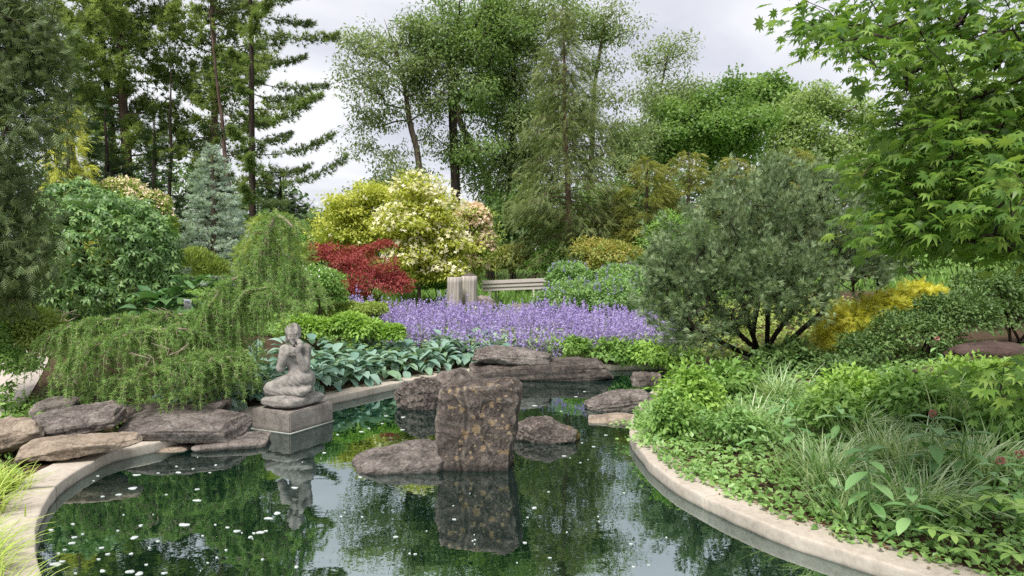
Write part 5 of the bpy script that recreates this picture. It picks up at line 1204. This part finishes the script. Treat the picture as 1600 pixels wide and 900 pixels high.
# ------------------------------------------------------------------ bench, bins, box, plant tag
WOODG = plain_mat('weathered_wood', (158, 150, 144), .8, (190, 183, 176), 9, .3, (3, 3, 30))
METAL = plain_mat('pale_metal', (196, 190, 180), .4, (206, 200, 192), 10)
bl, br_ = at(753, 440, 20.3), at(857, 434, 19.6); L_ = np.linalg.norm((br_ - bl)[:2]); ux = nrm(np.array([*(br_ - bl)[:2], 0])); uy = np.array([-ux[1], ux[0], 0])
gb = float(gz(bl[0], bl[1])); mid = (bl + br_) / 2; Rb = np.stack([ux, uy, np.array([0, 0, 1])], 1)
slope = (br_[2] - bl[2]) / L_ * .8
e = thing('bench', 'weathered grey slatted bench behind the catmint', 'bench', (mid[0], mid[1], gb))
def bbox(name, c, h_, mat_, tilt=0.0):
    ct, st = math.cos(tilt), math.sin(tilt); Rx = np.array([[1, 0, 0], [0, ct, -st], [0, st, ct]])
    cs2, ss2 = math.cos(-math.atan(slope)), math.sin(-math.atan(slope)); Ry = np.array([[cs2, 0, ss2], [0, 1, 0], [-ss2, 0, cs2]])
    o3 = np.array([mid[0], mid[1], 0]) + Rb @ np.array([c[0], c[1], 0]) + np.array([0, 0, c[2] + slope * c[0]])
    bm = bmesh.new(); bmesh.ops.create_cube(bm, size=2.0)
    M_ = Rb @ Ry @ Rx
    for q in bm.verts: q.co = Vector(M_ @ (np.array(q.co[:]) * np.array(h_)) + o3)
    bmesh.ops.bevel(bm, geom=list(bm.edges), offset=min(h_) * .25, segments=1, affect='EDGES')
    me = bpy.data.meshes.new(name); bm.to_mesh(me); bm.free(); me.materials.append(mat_)
    o = bpy.data.objects.new(name, me); COL.objects.link(o); put(o, e)
zt = CAMZ - 20 * (436 - 400) / F
for i in range(3): bbox('back_slat', (0, .02 * i, zt - .055 - .098 * i), (L_ / 2, .016, .0475), WOODG, -.12)
for i in range(4): bbox('seat_slat', (0, .14 + .115 * i, zt - .285), (L_ / 2, .05, .016), WOODG)
for sx_ in (-.38, .28):
    bbox('leg', (sx_ * L_, .03, zt - .47), (.025, .016, .40), METAL, -.06); bbox('leg', (sx_ * L_, .46, zt - .58), (.025, .016, .27), METAL)
    bbox('seat_bracket', (sx_ * L_, .26, zt - .316), (.022, .24, .014), METAL)
# two bins clad like upright logs
BINW = bark_mat('grey_log_cladding', (138, 130, 122), (192, 186, 178), 14, .06, .5)
LIDM = plain_mat('dark_lid', (70, 62, 60), .7, (98, 88, 84), 12, .2)
def log_bin(px0, px1, pyt, dp, lab, dome):
    x0, x1 = (px0 - 800) / F * dp, (px1 - 800) / F * dp; r = (x1 - x0) / 2; cx_ = (x0 + x1) / 2; g_ = float(gz(cx_, dp)) - .05
    zt_ = CAMZ - dp * (pyt - 400) / F; n = 44
    e = thing('litter_bin', lab, 'bin', (cx_, dp, g_), 'log clad bins by the bench')
    a = np.arange(n) * 2 * math.pi / n; rng = np.random.default_rng(int(px0)); rr = r * (1 + .035 * rng.normal(size=n) * .6 + .025 * np.sign(np.sin(a * 11)))
    zs_ = np.linspace(g_, zt_, 8); V = np.array([[cx_ + rr[j] * math.cos(a[j]) * (1 + .006 * math.sin(i * 2.1 + j)), dp + rr[j] * math.sin(a[j]), z_] for i, z_ in enumerate(zs_) for j in range(n)])
    inner = np.array([[cx_ + r * .86 * math.cos(q), dp + r * .86 * math.sin(q), zz_] for zz_ in (zt_, zt_ - .12) for q in a])
    V = np.concatenate([V, inner, [[cx_, dp, zt_ - .12]]])
    fq = [[i * n + j, i * n + (j + 1) % n, (i + 1) * n + (j + 1) % n, (i + 1) * n + j] for i in range(9) for j in range(n)]
    mb = MB(); mb.add(V, fq); mb.f.append(np.array([[9 * n + j, 9 * n + (j + 1) % n, 10 * n] for j in range(n)])); mb.t.append(np.zeros(n)); mb.obj('body', BINW, e)
    if dome:
        b = MB(); P_ = [[cx_, dp, zt_ + .004 + .07 * (1 - (t / .98) ** 2)] for t in np.linspace(.98, .02, 6)]
        b.tube(P_, [r * t for t in np.linspace(.96, .03, 6)], 24, cap=True); b.obj('lid', LIDM, e, True)
log_bin(699, 722, 433, 18.4, 'grey log clad round bin without lid, the left of two', False)
log_bin(721.5, 745, 431, 18.9, 'grey log clad round bin with dark domed lid, nearer the bench', True)
x_, dp = (688 - 800) / F * 18.8, 18.8; g_ = float(gz(x_, dp))
e = thing('utility_box', 'small dark green box beside the log clad bins', 'box', (x_, dp, g_)); GB = plain_mat('dark_green_paint', (34, 62, 54), .5, (44, 74, 64), 6)
mb = MB(); mb.box((x_, dp, g_ + .17), (.085, .085, .20)); mb.obj('body', GB, e); mb = MB(); mb.box((x_, dp, g_ + .392), (.105, .105, .022)); mb.obj('lid', GB, e)
c = at(293, 475, 10.6); g_ = float(gz(c[0], c[1])); TAGM = plain_mat('white_card', (222, 226, 224), .5, (236, 238, 236), 8); INK = plain_mat('grey_print', (120, 122, 150), .6)
e = thing('plant_tag', 'small white plant tag on a stake beside the larch', 'sign', (c[0], c[1], g_))
ct, st = math.cos(.35), math.sin(.35); RT_ = np.array([[1, 0, 0], [0, ct, -st], [0, st, ct]]).dot(np.array([[math.cos(.12), 0, math.sin(.12)], [0, 1, 0], [-math.sin(.12), 0, math.cos(.12)]]))
mb = MB(); mb.box(c, (.052, .003, .075), RT_); mb.obj('card', TAGM, e)
mb = MB(); mb.tube([np.array([c[0], c[1] + .02, g_ - .1]), c + np.array([0, .012, -.02])], [.005, .005], 6); mb.obj('stake', METAL, e)
for dz in (.045, .022): mb = MB(); mb.box(c + RT_ @ np.array([0, -.005, dz]), (.036, .0015, .005), RT_); mb.obj('printed_line', INK, e)

# ------------------------------------------------------------------ planting on the leafy bank
rng = np.random.default_rng(300)
def bank_mask(P): return pond_sd(P[:, :2])
# low groundcover spilling over the kerb
poly = [wp(985, 655), wp(1010, 700), wp(1060, 745), wp(1150, 785), wp(1300, 838), wp(1500, 900), (3.8, 3.4), (6.5, 5.5), (7.5, 9.5), (4.6, 12.3), (2.7, 12.2), wp(1062, 578), wp(1010, 625)]
n = 36000; B = poly_pts(poly, n, rng); sd = pond_sd(B)
edge = .17 + .14 * vnoise(np.stack([B[:, 0] * 2.2, B[:, 1] * 2.2, B[:, 0] * 0], 1), 3) + .08 * rng.normal(size=n)
edge = np.where(B[:, 1] > 6.6, edge - .28 * sstep(6.2, 7.6, B[:, 1]), edge)
dens = (B[:, 1] < 9.5) | (rng.uniform(size=n) < .6)
k = (sd > edge) & dens; B = B[k]; sd = sd[k]; n = len(B)
hgt = (.10 + .10 * (0.5 + .5 * vnoise(np.stack([B[:, 0] * 1.6, B[:, 1] * 1.6, B[:, 0] * 0 + 2], 1), 6))) * (.35 + .65 * sstep(.3, .8, sd))
z = np.maximum(gz(B[:, 0], B[:, 1]), np.where(sd < .36, RIM, 0)) + rng.uniform(0.05, 1, n) ** .7 * hgt
P = np.stack([B[:, 0], B[:, 1], z], 1)
mb = MB(); mb.scatter(OVATE, P, rng.normal(size=(n, 3)) * np.array([1, 1, .45]) + np.array([0, -.1, .15]), rng.normal(size=(n, 3)) * .5 + np.array([0, -.25, 1]), .062 * rng.uniform(.6, 1.3, n),
                      np.clip(.5 * (.5 + .5 * vnoise(P * 2.2, 12)) + .5 * rng.uniform(size=n), 0, 1), 1.1)
for px, py, m_, sp_ in [(1093, 742, 34, .05), (1315, 842, 34, .045), (1008, 692, 110, .10), (1060, 715, 34, .05), (990, 668, 90, .09), (1150, 772, 20, .04)]:   # sprigs creeping over the kerb
    c = on(px, py, RIM); off = rng.normal(0, sp_, (m_, 3)) * np.array([1, 1, 0]); off[:, 2] = rng.uniform(.005, .07, m_)
    mb.scatter(OVATE, c + off, rng.normal(size=(m_, 3)) * np.array([1, 1, .4]), rng.normal(size=(m_, 3)) * .4 + np.array([0, -.2, 1]), .05, rng.uniform(.3, 1, m_))
tag(mb.obj('ground_cover', L_COVER), 'low leafy groundcover carpeting the bank above the kerb', 'groundcover', kind='stuff')
# dense leafy cover elsewhere in the beds (left, behind the hostas, under the shrubs)
def cover(lab, poly, n, hmax, size, m_, seed, T=FOLD):
    rng = np.random.default_rng(seed); B = poly_pts(poly, n, rng); sd = pond_sd(B); B = B[sd > .42]; n = len(B)
    z = gz(B[:, 0], B[:, 1]) + rng.uniform(0, 1, n) * hmax * (.5 + .5 * vnoise(np.stack([B[:, 0] * 1.3, B[:, 1] * 1.3, B[:, 0] * 0], 1), 5) * .8 + .2)
    P = np.stack([B[:, 0], B[:, 1], z], 1); mb = MB()
    mb.scatter(T, P, rng.normal(size=(n, 3)) * np.array([1, 1, .5]) + np.array([0, 0, .2]), rng.normal(size=(n, 3)) * .5 + np.array([0, -.3, 1]), size * rng.uniform(.6, 1.3, n), np.clip(.5 * (.5 + .5 * vnoise(P * 1.5, 2)) + .5 * rng.uniform(size=n), 0, 1))
    tag(mb.obj('ground_cover', m_), lab, 'groundcover', kind='stuff')
cover('low mixed greenery filling the beds behind the hostas', [(-4.6, 11.9), (-2.0, 12.7), (-1.6, 13.2), (-1.8, 13.6), (-3.0, 15.5), (-3.0, 18.2), (-8, 18.2), (-9, 12.0)], 13000, .22, .10, L_FRESH, 310)
cover('low greenery between catmint, bench and pine shrub', [(3.2, 12.7), (6.5, 12.0), (9, 14), (6, 18.5), (-3.2, 18.5), (-2.8, 17.0), (2.6, 16.2), (3.5, 14.4)], 10000, .22, .10, L_YELG, 311)
cover('small leafy plants around the rocks on the left bank', [(-6.0, 5.2), (-3.9, 5.6), (-3.75, 7.2), (-3.0, 7.9), (-3.2, 9.3), (-5.4, 8.6), (-6.4, 7.2)], 3600, .12, .055, L_FRESH, 312)
cover('low greenery between the path and the weeping larch', [(-5.75, 7.3), (-4.5, 7.9), (-4.0, 9.8), (-6.2, 10.6), (-6.35, 9.6), (-5.95, 8.6)], 3200, .16, .06, L_FRESH, 314)
rng = np.random.default_rng(313); mb = MB(); n = 20000
X = rng.uniform(-15, 15, n); Yy = rng.uniform(18.2, 34, n); P = np.stack([X, Yy, gz(X, Yy)], 1)
mb.scatter(DIAMOND, P, rng.normal(size=(n, 3)) * .35 + np.array([0, 0, 1]), rng.normal(size=(n, 3)) + np.array([0, -1, 0]), .22 * rng.uniform(.6, 1.4, n), rng.uniform(size=n), .3)
tag(mb.obj('lawn_grass', L_FRESH), 'longish green lawn grass around and behind the bench', 'grass', kind='stuff')

# variegated sedge clumps
for i, (px, py, dd_, hh, nb, lab) in enumerate([(1215, 612, 0, .50, 150, 'striped sedge clump just below the pine shrub stems'), (1180, 640, 0, .42, 110, 'smaller striped sedge clump toward the tip of the bank'),
                                               (1290, 715, 0, .48, 190, 'bright striped sedge clump in the middle of the bank'), (1400, 700, 0, .46, 190, 'striped sedge clump behind the tall milkweed'),
                                               (1335, 665, 0, .48, 170, 'pale striped sedge clump further up the bank'), (1440, 760, 0, .46, 190, 'arching striped sedge clump in front of the pink buds'),
                                               (1530, 720, 0, .52, 190, 'striped sedge clump near the right edge'), (1345, 760, 0, .36, 120, 'low striped sedge clump close to the kerb'),
                                               (1480, 660, 0, .5, 150, 'striped sedge clump under the maple boughs'), (1590, 680, 0, .5, 150, 'striped sedge clump cut by the right edge')]):
    rng = np.random.default_rng(320 + i); c = on(px, py, .35); c[2] = gz(c[0], c[1]) + .02; mb = MB(); blades(mb, c, int(nb * 1.35), hh * 1.15, rng, .2, .0085, .95, 4)
    tag(mb.obj('sedge_clump', L_SEDGE), lab, 'sedge', 'striped sedges on the bank')
# mixed leafy perennials on the bank, several kinds
for i, (px, py, dp, rx, ry, sz, m_, lab) in enumerate([(1075, 615, 8.3, 46, 36, .085, L_LIME, 'lime leafed plant at the tip of the bank'), (1045, 650, 7.7, 34, 30, .06, L_FRESH, 'fresh green plant hanging over the kerb tip'),
                                                      (1130, 590, 9.8, 60, 28, .08, L_FRESH, 'leafy clump left of the pine shrub stems'), (1300, 640, 7.2, 40, 26, .08, L_FRESH, 'bushy clump between two sedges on the bank'),
                                                      (1330, 605, 8.0, 60, 26, .075, L_LIME, 'lime green bushy clump in front of the dark yews'), (1420, 620, 7.4, 50, 34, .085, L_FRESH, 'leafy clump below the yews'),
                                                      (1520, 590, 7.6, 70, 26, .075, L_LIME, 'pale feathery clump before the red brown slabs'), (1570, 640, 6.4, 60, 44, .09, L_FRESH, 'leafy clump under the lowest maple bough'),
                                                      (1150, 660, 7.2, 50, 20, .055, L_COVER, 'low dense green clump in the middle of the bank tip'), (1230, 560, 10.6, 50, 22, .09, L_YEW, 'dark leafed plants around the pine shrub stems'),
                                                      (1330, 575, 9.6, 50, 20, .08, L_YEW, 'dark low plants between pine shrub and yews')]):
    shrub('bank_perennial', lab, dp, [(px, py, rx, ry), (px + rx * .5, py + ry * .4, rx * .6, ry * .6)], 2200, sz, m_, 340 + i, cat='perennial', group='leafy perennials on the bank', up=.9, lower=-.9, T=OVATE, shell=.42, rough=.55, clump=.06)

# milkweed-like plants: opposite big leaves, each a piece
def broad_leaf(mat_):
    V, Fc = [], []; wv = [.02, .15, .20, .16, 0]
    for i in range(5):
        t = i / 4; z = .05 * math.sin(t * 3) - .22 * t * t
        for x, dz in ((-1, .05), (0, -.02), (1, .05)): V.append([x * wv[i], t, z + dz * wv[i] / .2])
    for i in range(4):
        for j in range(2): Fc.append([i * 3 + j, i * 3 + j + 1, i * 3 + 4 + j, i * 3 + 3 + j])
    mb = MB(); mb.add(V, Fc); return mb.mesh('leaf', mat_, True)
ML = broad_leaf(veined_mat('milkweed_leaf', [(92, 138, 78), (122, 166, 100), (150, 186, 122)], .15))
YL = broad_leaf(veined_mat('rodgersia_leaf', [(120, 160, 76), (148, 184, 92), (170, 200, 108)], .15))
STEM = leaf_mat('green_stem', [(96, 130, 70), (110, 140, 80)], .1)
def milkweed(px, py, h_, lab, seed, bud=False, lean=0.0, size=.17):
    h_ *= 1.12; size *= 1.15
    rng = np.random.default_rng(seed); c = on(px, py, .3); c[2] = gz(c[0], c[1])
    e = thing('milkweed', lab, 'perennial', c, 'broad leaved stems on the bank'); top_ = c + np.array([lean, rng.normal(0, .04), h_])
    mb = MB(); S = catmull([c, (c + top_) / 2 + rng.normal(0, .012, 3), top_], 5, False); mb.tube(S, np.linspace(.008, .004, len(S)), 6); mb.obj('stem', STEM, e, True)
    npair = int(h_ / .085)
    for i in range(npair):
        u = .25 + .75 * (i + .5) / npair; p = c + (top_ - c) * u; az = (i % 2) * math.pi / 2 + seed + rng.normal(0, .2)
        for s_ in (0, math.pi):
            rd = np.array([math.cos(az + s_), math.sin(az + s_), 0]); an = -.1 + .9 * max(0, u - .6) + rng.normal(0, .12)
            d = rd * math.cos(an) + np.array([0, 0, math.sin(an)]); nv = np.array([0, 0, 1.0]) * math.cos(an) - rd * math.sin(an)
            piece('leaf', ML, e, p, d, nv, size * (1.1 - .45 * abs(u - .6)) * rng.uniform(.85, 1.1))
    if bud:
        b = MB(); m_ = 46; dd = nrm(rng.normal(size=(m_, 3))); b.scatter(OVATE, top_ + dd * .014 + np.array([0, 0, .012]), dd, rng.normal(size=(m_, 3)), .022, rng.uniform(size=m_), 1.6); b.obj('bud_cluster', P_CORAL, e)
for i, a_ in enumerate([(1362, 782, .50, 'tall milkweed with paired leaves in the middle of the bank', False, -.02, .18), (1455, 740, .56, 'tallest milkweed with a pink bud behind the sedges', True, .0, .19), (1240, 700, .42, 'milkweed left of the bright sedge', False, .02, .16),
                        (1228, 668, .40, 'milkweed further up beside the sedge below the pine', False, -.02, .16), (1545, 790, .44, 'milkweed with pink bud near the right edge', True, .06, .15), (1462, 610, .34, 'small plant with a coral flower before the brown slabs', True, 0, .10),
                        (1182, 690, .30, 'short milkweed near the tip of the bank', False, 0, .14), (1418, 812, .34, 'leafy milkweed close above the kerb', False, .03, .16), (1508, 745, .46, 'milkweed among the sedges left of the pink bud', False, -.03, .17), (1310, 690, .44, 'milkweed behind the bright sedge', False, 0, .17),
                        (1592, 780, .42, 'milkweed with coral bud cut by the right edge', True, .03, .15), (1255, 590, .36, 'broad leaved seedling at the foot of the pine shrub', False, 0, .13), (1300, 760, .26, 'short broad leaved plant close to the kerb', False, 0, .12)]):
    milkweed(*a_[:3], a_[3], 360 + i, a_[4], a_[5], a_[6])
def palmate(px, py, h_, nl, lab, seed, size=.14):
    rng = np.random.default_rng(seed); c = on(px, py, .2); c[2] = max(gz(c[0], c[1]), .1); e = thing('rodgersia', lab, 'perennial', c, 'palmate plants by the kerb'); mb = MB()
    for s_ in range(nl):
        az0 = s_ * 2.4 + rng.normal(0, .2); hub = c + np.array([math.cos(az0) * .13 * (s_ > 0), math.sin(az0) * .13 * (s_ > 0), h_ * rng.uniform(.6, 1)]); mb.tube([c, (c + hub) / 2 + np.array([0, 0, .03]), hub], [.006, .005, .004], 5)
        for i in range(6):
            az = az0 + i * math.pi / 3; rd = np.array([math.cos(az), math.sin(az), 0]); an = .05 + rng.normal(0, .1); d = rd * math.cos(an) + np.array([0, 0, math.sin(an)])
            piece('leaf', YL, e, hub, d, np.array([0, 0, 1.0]) * math.cos(an) - rd * math.sin(an), size * rng.uniform(.8, 1.1))
    mb.obj('stalks', STEM, e, True)
palmate(1505, 812, .26, 4, 'yellow green palmate plant above the kerb', 380); palmate(1488, 850, .16, 3, 'small palmate plant touching the kerb', 381, .11); palmate(1590, 830, .30, 4, 'palmate plant in the lower right corner', 382); palmate(1560, 860, .14, 3, 'low palmate plant on bare mulch near the corner', 383, .10)
# lime grass by the left kerb
for i, (px, py, hh, nb, lab) in enumerate([(10, 800, .34, 170, 'lime grass clump behind the left kerb'), (-30, 770, .34, 170, 'lime grass clump cut by the left edge below the tan slab'), (45, 762, .22, 110, 'short lime grass clump below the tan slab'),
                                          (20, 905, .36, 200, 'lime grass clump arching over the kerb in the lower left corner'), (-40, 870, .36, 200, 'lime grass clump at the left edge low down'), (75, 965, .34, 150, 'lime grass clump at the bottom edge by the water')]):
    rng = np.random.default_rng(400 + i); c = on(px, py, .12); 
    if pond_sd(c[None, :2])[0] < .42: c[0] -= .42 - pond_sd(c[None, :2])[0]
    c[2] = .10; mb = MB(); blades(mb, c, nb, hh, rng, .14, .006, .9, 5, dirbias=np.array([.35, .0, 0])); tag(mb.obj('lime_grass', L_GRASS), lab, 'grass', 'lime grass by the left kerb')
for i, (px, py, lab) in enumerate([(18, 640, 'young leafy plant standing between path and rocks'), (8, 655, 'small bladed plant by the boulder at the left edge')]):
    rng = np.random.default_rng(410 + i); c = on(px, py, .15); c[2] = gz(c[0], c[1]); mb = MB(); m_ = 80; u = rng.uniform(size=m_)
    mb.scatter(OVATE, c + np.stack([rng.normal(0, .03, m_), rng.normal(0, .03, m_), u * .42], 1), rng.normal(size=(m_, 3)) + np.array([0, 0, .6]), rng.normal(size=(m_, 3)) * .4 + np.array([0, 0, 1]), .08, rng.uniform(size=m_)); mb.tube([c, c + np.array([.01, 0, .4])], [.006, .003], 5)
    tag(mb.obj('young_plant', L_FRESH), lab, 'perennial', 'young plants by the path')

# ------------------------------------------------------------------ near maple on the right
def maple_leaf(dr=.20, cup=.035, sk=0.0):
    V = [[0, 0.05, 0]]; tips = []; nl = 9
    ang = np.linspace(-2.35, 2.35, nl); Ln = [.42, .62, .80, .95, 1.0, .95, .80, .62, .42]
    pts = []
    for i in range(nl):
        a = ang[i]; L_ = Ln[i]; tip = [math.sin(a) * L_, .08 + math.cos(a) * L_, -dr * L_ * L_ + sk * math.sin(a) * L_]
        if i == 0: pts.append([math.sin(a - .26) * L_ * .45, .05 + math.cos(a - .26) * L_ * .45, .0])
        pts.append(tip)
        b = a + (ang[1] - ang[0]) / 2; r_ = .56 if 0 < i < nl - 2 else .42
        r_ = r_ * (Ln[i] + (Ln[i + 1] if i < nl - 1 else Ln[i])) / 2
        pts.append([math.sin(b) * r_, .06 + math.cos(b) * r_, cup])
    V += pts; Fc = []
    for i in range(nl): k_ = 1 + 2 * i; Fc.append([0, k_, k_ + 1, k_ + 2])
    return (V, Fc)
MAPLE = maple_leaf(); MAPLE2 = maple_leaf(.48, -.01, .12); MAPLE3 = maple_leaf(.05, .09, -.18)
MCOL = [(84, 122, 44), (112, 150, 58), (146, 178, 76)]
MCOL = [(66, 100, 42), (94, 130, 54), (122, 154, 70), (150, 176, 92)]
L_NMAP = leaf_mat('fullmoon_maple_leaves', MCOL, .42, .42, .45); L_NMAPS = leaf_mat('fullmoon_maple_single_leaf', MCOL, .42, .42, .45, src='obj')
rng = np.random.default_rng(500)
regions = [([(1225, 15), (1300, -40), (1640, -60), (1640, 260), (1500, 260), (1420, 210), (1390, 120), (1330, 100), (1240, 60)], 190, (4.0, 5.8)),
           ([(1390, 190), (1640, 110), (1640, 390), (1540, 400), (1430, 370), (1360, 370), (1345, 330), (1400, 290)], 200, (4.2, 6.2)),
           ([(1300, 262), (1420, 240), (1500, 290), (1420, 310), (1320, 290)], 22, (4.2, 5.0)),
           ([(1345, 330), (1450, 330), (1500, 390), (1400, 400), (1345, 385)], 26, (4.2, 5.0)),
           ([(1500, 250), (1640, 230), (1640, 400), (1540, 390)], 36, (3.3, 4.3)),
           ([(1530, 580), (1640, 550), (1640, 640), (1560, 630)], 10, (3.4, 4.2))]
tg = []
for poly, n_, (d0, d1) in regions:
    q = poly_pts(poly, n_, rng); dz = rng.uniform(d0, d1, n_); tg += [at(a[0], a[1], d) for a, d in zip(q, dz)]
tg = np.array(tg)
base = np.array([5.0, 5.2, float(gz(5.0, 5.2)) - .1])
G = grow([base, base + np.array([-.1, 0, .8]), base + np.array([-.35, -.2, 1.9]), base + np.array([-.7, -.4, 3.2]), base + np.array([-1.2, -.5, 4.4])], tg, .06, rng, .003, seg=.3, wob=.16, start=.2, pref=.35)
e = thing('fullmoon_maple', 'near maple whose leafy boughs fill the upper right corner', 'maple', base)
wood_mesh(G).obj('trunk', BARK_D, e, True)
per = 17; N = len(tg) * per
c = np.repeat(tg, per, 0); cd = np.repeat(G[4], per, 0)
off = rng.normal(0, 1, (N, 3)) * np.array([.13, .13, .045]) - cd * rng.uniform(0, .2, (N, 1))
pos = c + off
outd = nrm(cd * np.array([1, 1, .2]) * .8 + nrm(off) * .6 + np.array([-.25, -.15, -.25]) + .25 * rng.normal(size=(N, 3)))
nv = nrm(np.array([0, 0, 1.0]) + outd * .25 + .42 * rng.normal(size=(N, 3)))
sz = .062 * rng.uniform(.5, 1.35, N); tint = np.clip(np.repeat(rng.uniform(size=len(tg)), per) * .4 + .6 * rng.uniform(size=N), 0, 1)
u_ = pos[:, 0] / pos[:, 1] * F + 800; v_ = 400 - (pos[:, 2] - CAMZ) / pos[:, 1] * F
inside = (u_ > 0) & (u_ < 1600) & (v_ > 0) & (v_ < 900)
order = np.argsort(np.where(inside, pos[:, 1] - 6 * sz, 99)); big = order[:300]; rest = order[300:]
lmes = []
for T_ in (MAPLE, MAPLE2, MAPLE3): b = MB(); b.add(*T_); lmes.append(b.mesh('leaf', L_NMAPS, True))
for i in big: piece('leaf', lmes[i % 3], e, pos[i], outd[i], nv[i], sz[i])
mb = MB()
for q_, T_ in enumerate((MAPLE, MAPLE2, MAPLE3)): r3 = rest[rest % 3 == q_]; mb.scatter(T_, pos[r3], outd[r3], nv[r3], sz[r3], tint[r3])
tag(mb.obj('foliage', L_NMAP, e, True), kind='stuff')

# ------------------------------------------------------------------ foam and petals adrift on the pond
FOAM = plain_mat('white_foam', (160, 168, 165), .8, (196, 202, 198), 40)
big_ = [(640, 427, 30), (623, 489, 42), (557, 519, 24), (481, 528, 20), (924, 546, 36), (862, 660, 44), (1110, 690, 28), (1066, 673, 16), (630, 720, 34), (660, 664, 20), (342, 657, 18), (240, 685, 20), (348, 719, 22), (339, 746, 24), (262, 845, 46),
        (292, 832, 24), (480, 877, 28), (610, 880, 34), (654, 889, 38), (770, 887, 24), (1174, 718, 22), (1190, 700, 16), (836, 415, 24), (924, 494, 20), (1012, 381, 14), (828, 387, 14), (905, 398, 12), (616, 796, 20), (507, 798, 18), (478, 768, 18), (463, 822, 16), (388, 704, 16),
        (303, 778, 14), (740, 738, 16), (950, 712, 14), (1016, 814, 12), (553, 688, 14), (355, 888, 14), (700, 770, 10), (742, 418, 12), (580, 614, 10), (984, 416, 12)]
big_ = [(x / 3, 600 + y / 3, w / 3) for x, y, w in big_]
big_ += [(400 + x / 3, 600 + y / 3, w / 3) for x, y, w in [(100, 606, 34), (58, 630, 34), (20, 696, 30), (182, 487, 28), (655, 717, 22), (190, 858, 22), (930, 635, 16), (488, 437, 18), (320, 323, 20), (610, 150, 14), (690, 156, 18), (592, 186, 14), (686, 215, 18), (495, 224, 18), (530, 208, 12), (383, 238, 14), (720, 795, 12), (746, 798, 14), (1015, 736, 8), (800, 690, 8)]]
big_ += [(800 + x / 3, 600 + y / 3, w / 3) for x, y, w in [(105, 581, 22), (524, 511, 10), (408, 645, 12), (640, 850, 12), (724, 720, 10), (172, 506, 10), (107, 102, 22), (385, 65, 22), (60, 745, 18), (245, 338, 18), (382, 294, 14), (440, 240, 14), (230, 128, 10), (340, 36, 12), (300, 60, 14)]]
rng = np.random.default_rng(600)
def foam_geo(mb, c, w, rng):
    m_ = 14; a = np.arange(m_) * 2 * math.pi / m_; r_ = w * (1 + .22 * np.sin(a * 2 + rng.uniform(0, 6)) + .14 * np.sin(a * 3 + rng.uniform(0, 6)) + .06 * rng.normal(size=m_))
    x_, y_ = c[0] + 1.25 * r_ * np.cos(a), c[1] + r_ * np.sin(a) * rng.uniform(.7, 1.2)
    V = np.concatenate([np.stack([x_, y_, np.full(m_, .0006)], 1), np.stack([c[0] + (x_ - c[0]) * .9, c[1] + (y_ - c[1]) * .9, np.full(m_, .005)], 1), [[c[0], c[1], .006]]])
    mb.add(V, [[j, (j + 1) % m_, m_ + (j + 1) % m_, m_ + j] for j in range(m_)]); mb.f.append(np.array([[j, (j + 1) % m_, m_] for j in range(m_)]) + (mb.n - m_ - 1)); mb.t.append(np.zeros(m_))
for (px, py, w) in big_:
    c = on(px, py, 0)
    if pond_sd(c[None, :2])[0] > -.05: continue
    mb = MB(); foam_geo(mb, c, w / F * c[1] * .42, rng); tag(mb.obj('foam_patch', FOAM), 'small flat white foam patch floating on the dark pond', 'foam', 'foam patches on the pond')
mb = MB()
for i in range(50):
    if i < 22: px, py = rng.normal(300, 170), rng.uniform(690, 900)
    else: px, py = rng.uniform(520, 1000), rng.uniform(600, 890)
    c = on(px, py, 0)
    if pond_sd(c[None, :2])[0] < -.06: foam_geo(mb, c, rng.uniform(.003, .010), rng)
tag(mb.obj('foam_flecks', FOAM), 'scatter of tiny white flecks over the pond surface', 'foam', kind='stuff')

# ------------------------------------------------------------------ dry leaf litter along the bank kerb
rng = np.random.default_rng(700); mb = MB(); arc = catmull(PL[23 * PER:31 * PER], 4, False); ad = nrm(np.gradient(arc, axis=0)); an_ = np.stack([ad[:, 1], -ad[:, 0]], 1)
if np.mean(pond_sd(arc + an_ * .2)) < 0: an_ = -an_
n = 520; k = rng.integers(0, len(arc), n); o_ = np.abs(.38 - np.abs(rng.normal(0, .09, n))); q = arc[k] + an_[k] * o_[:, None] + rng.normal(0, .03, (n, 2))
mb.scatter(DIAMOND, np.concatenate([q, np.full((n, 1), RIM + .008)], 1) + np.stack([np.zeros(n), np.zeros(n), rng.uniform(0, .01, n)], 1), rng.normal(size=(n, 3)) * np.array([1, 1, .15]), rng.normal(size=(n, 3)) * .25 + np.array([0, 0, 1]), .03 * rng.uniform(.5, 1.6, n), rng.uniform(size=n), rng.uniform(.3, 1.3, n))
tag(mb.obj('leaf_litter', leaf_mat('dry_litter', [(96, 74, 54), (136, 110, 82), (170, 146, 114)], .1, .9, .1)), 'dry brown leaf litter strewn along the bank kerb', 'leaf litter', kind='stuff')
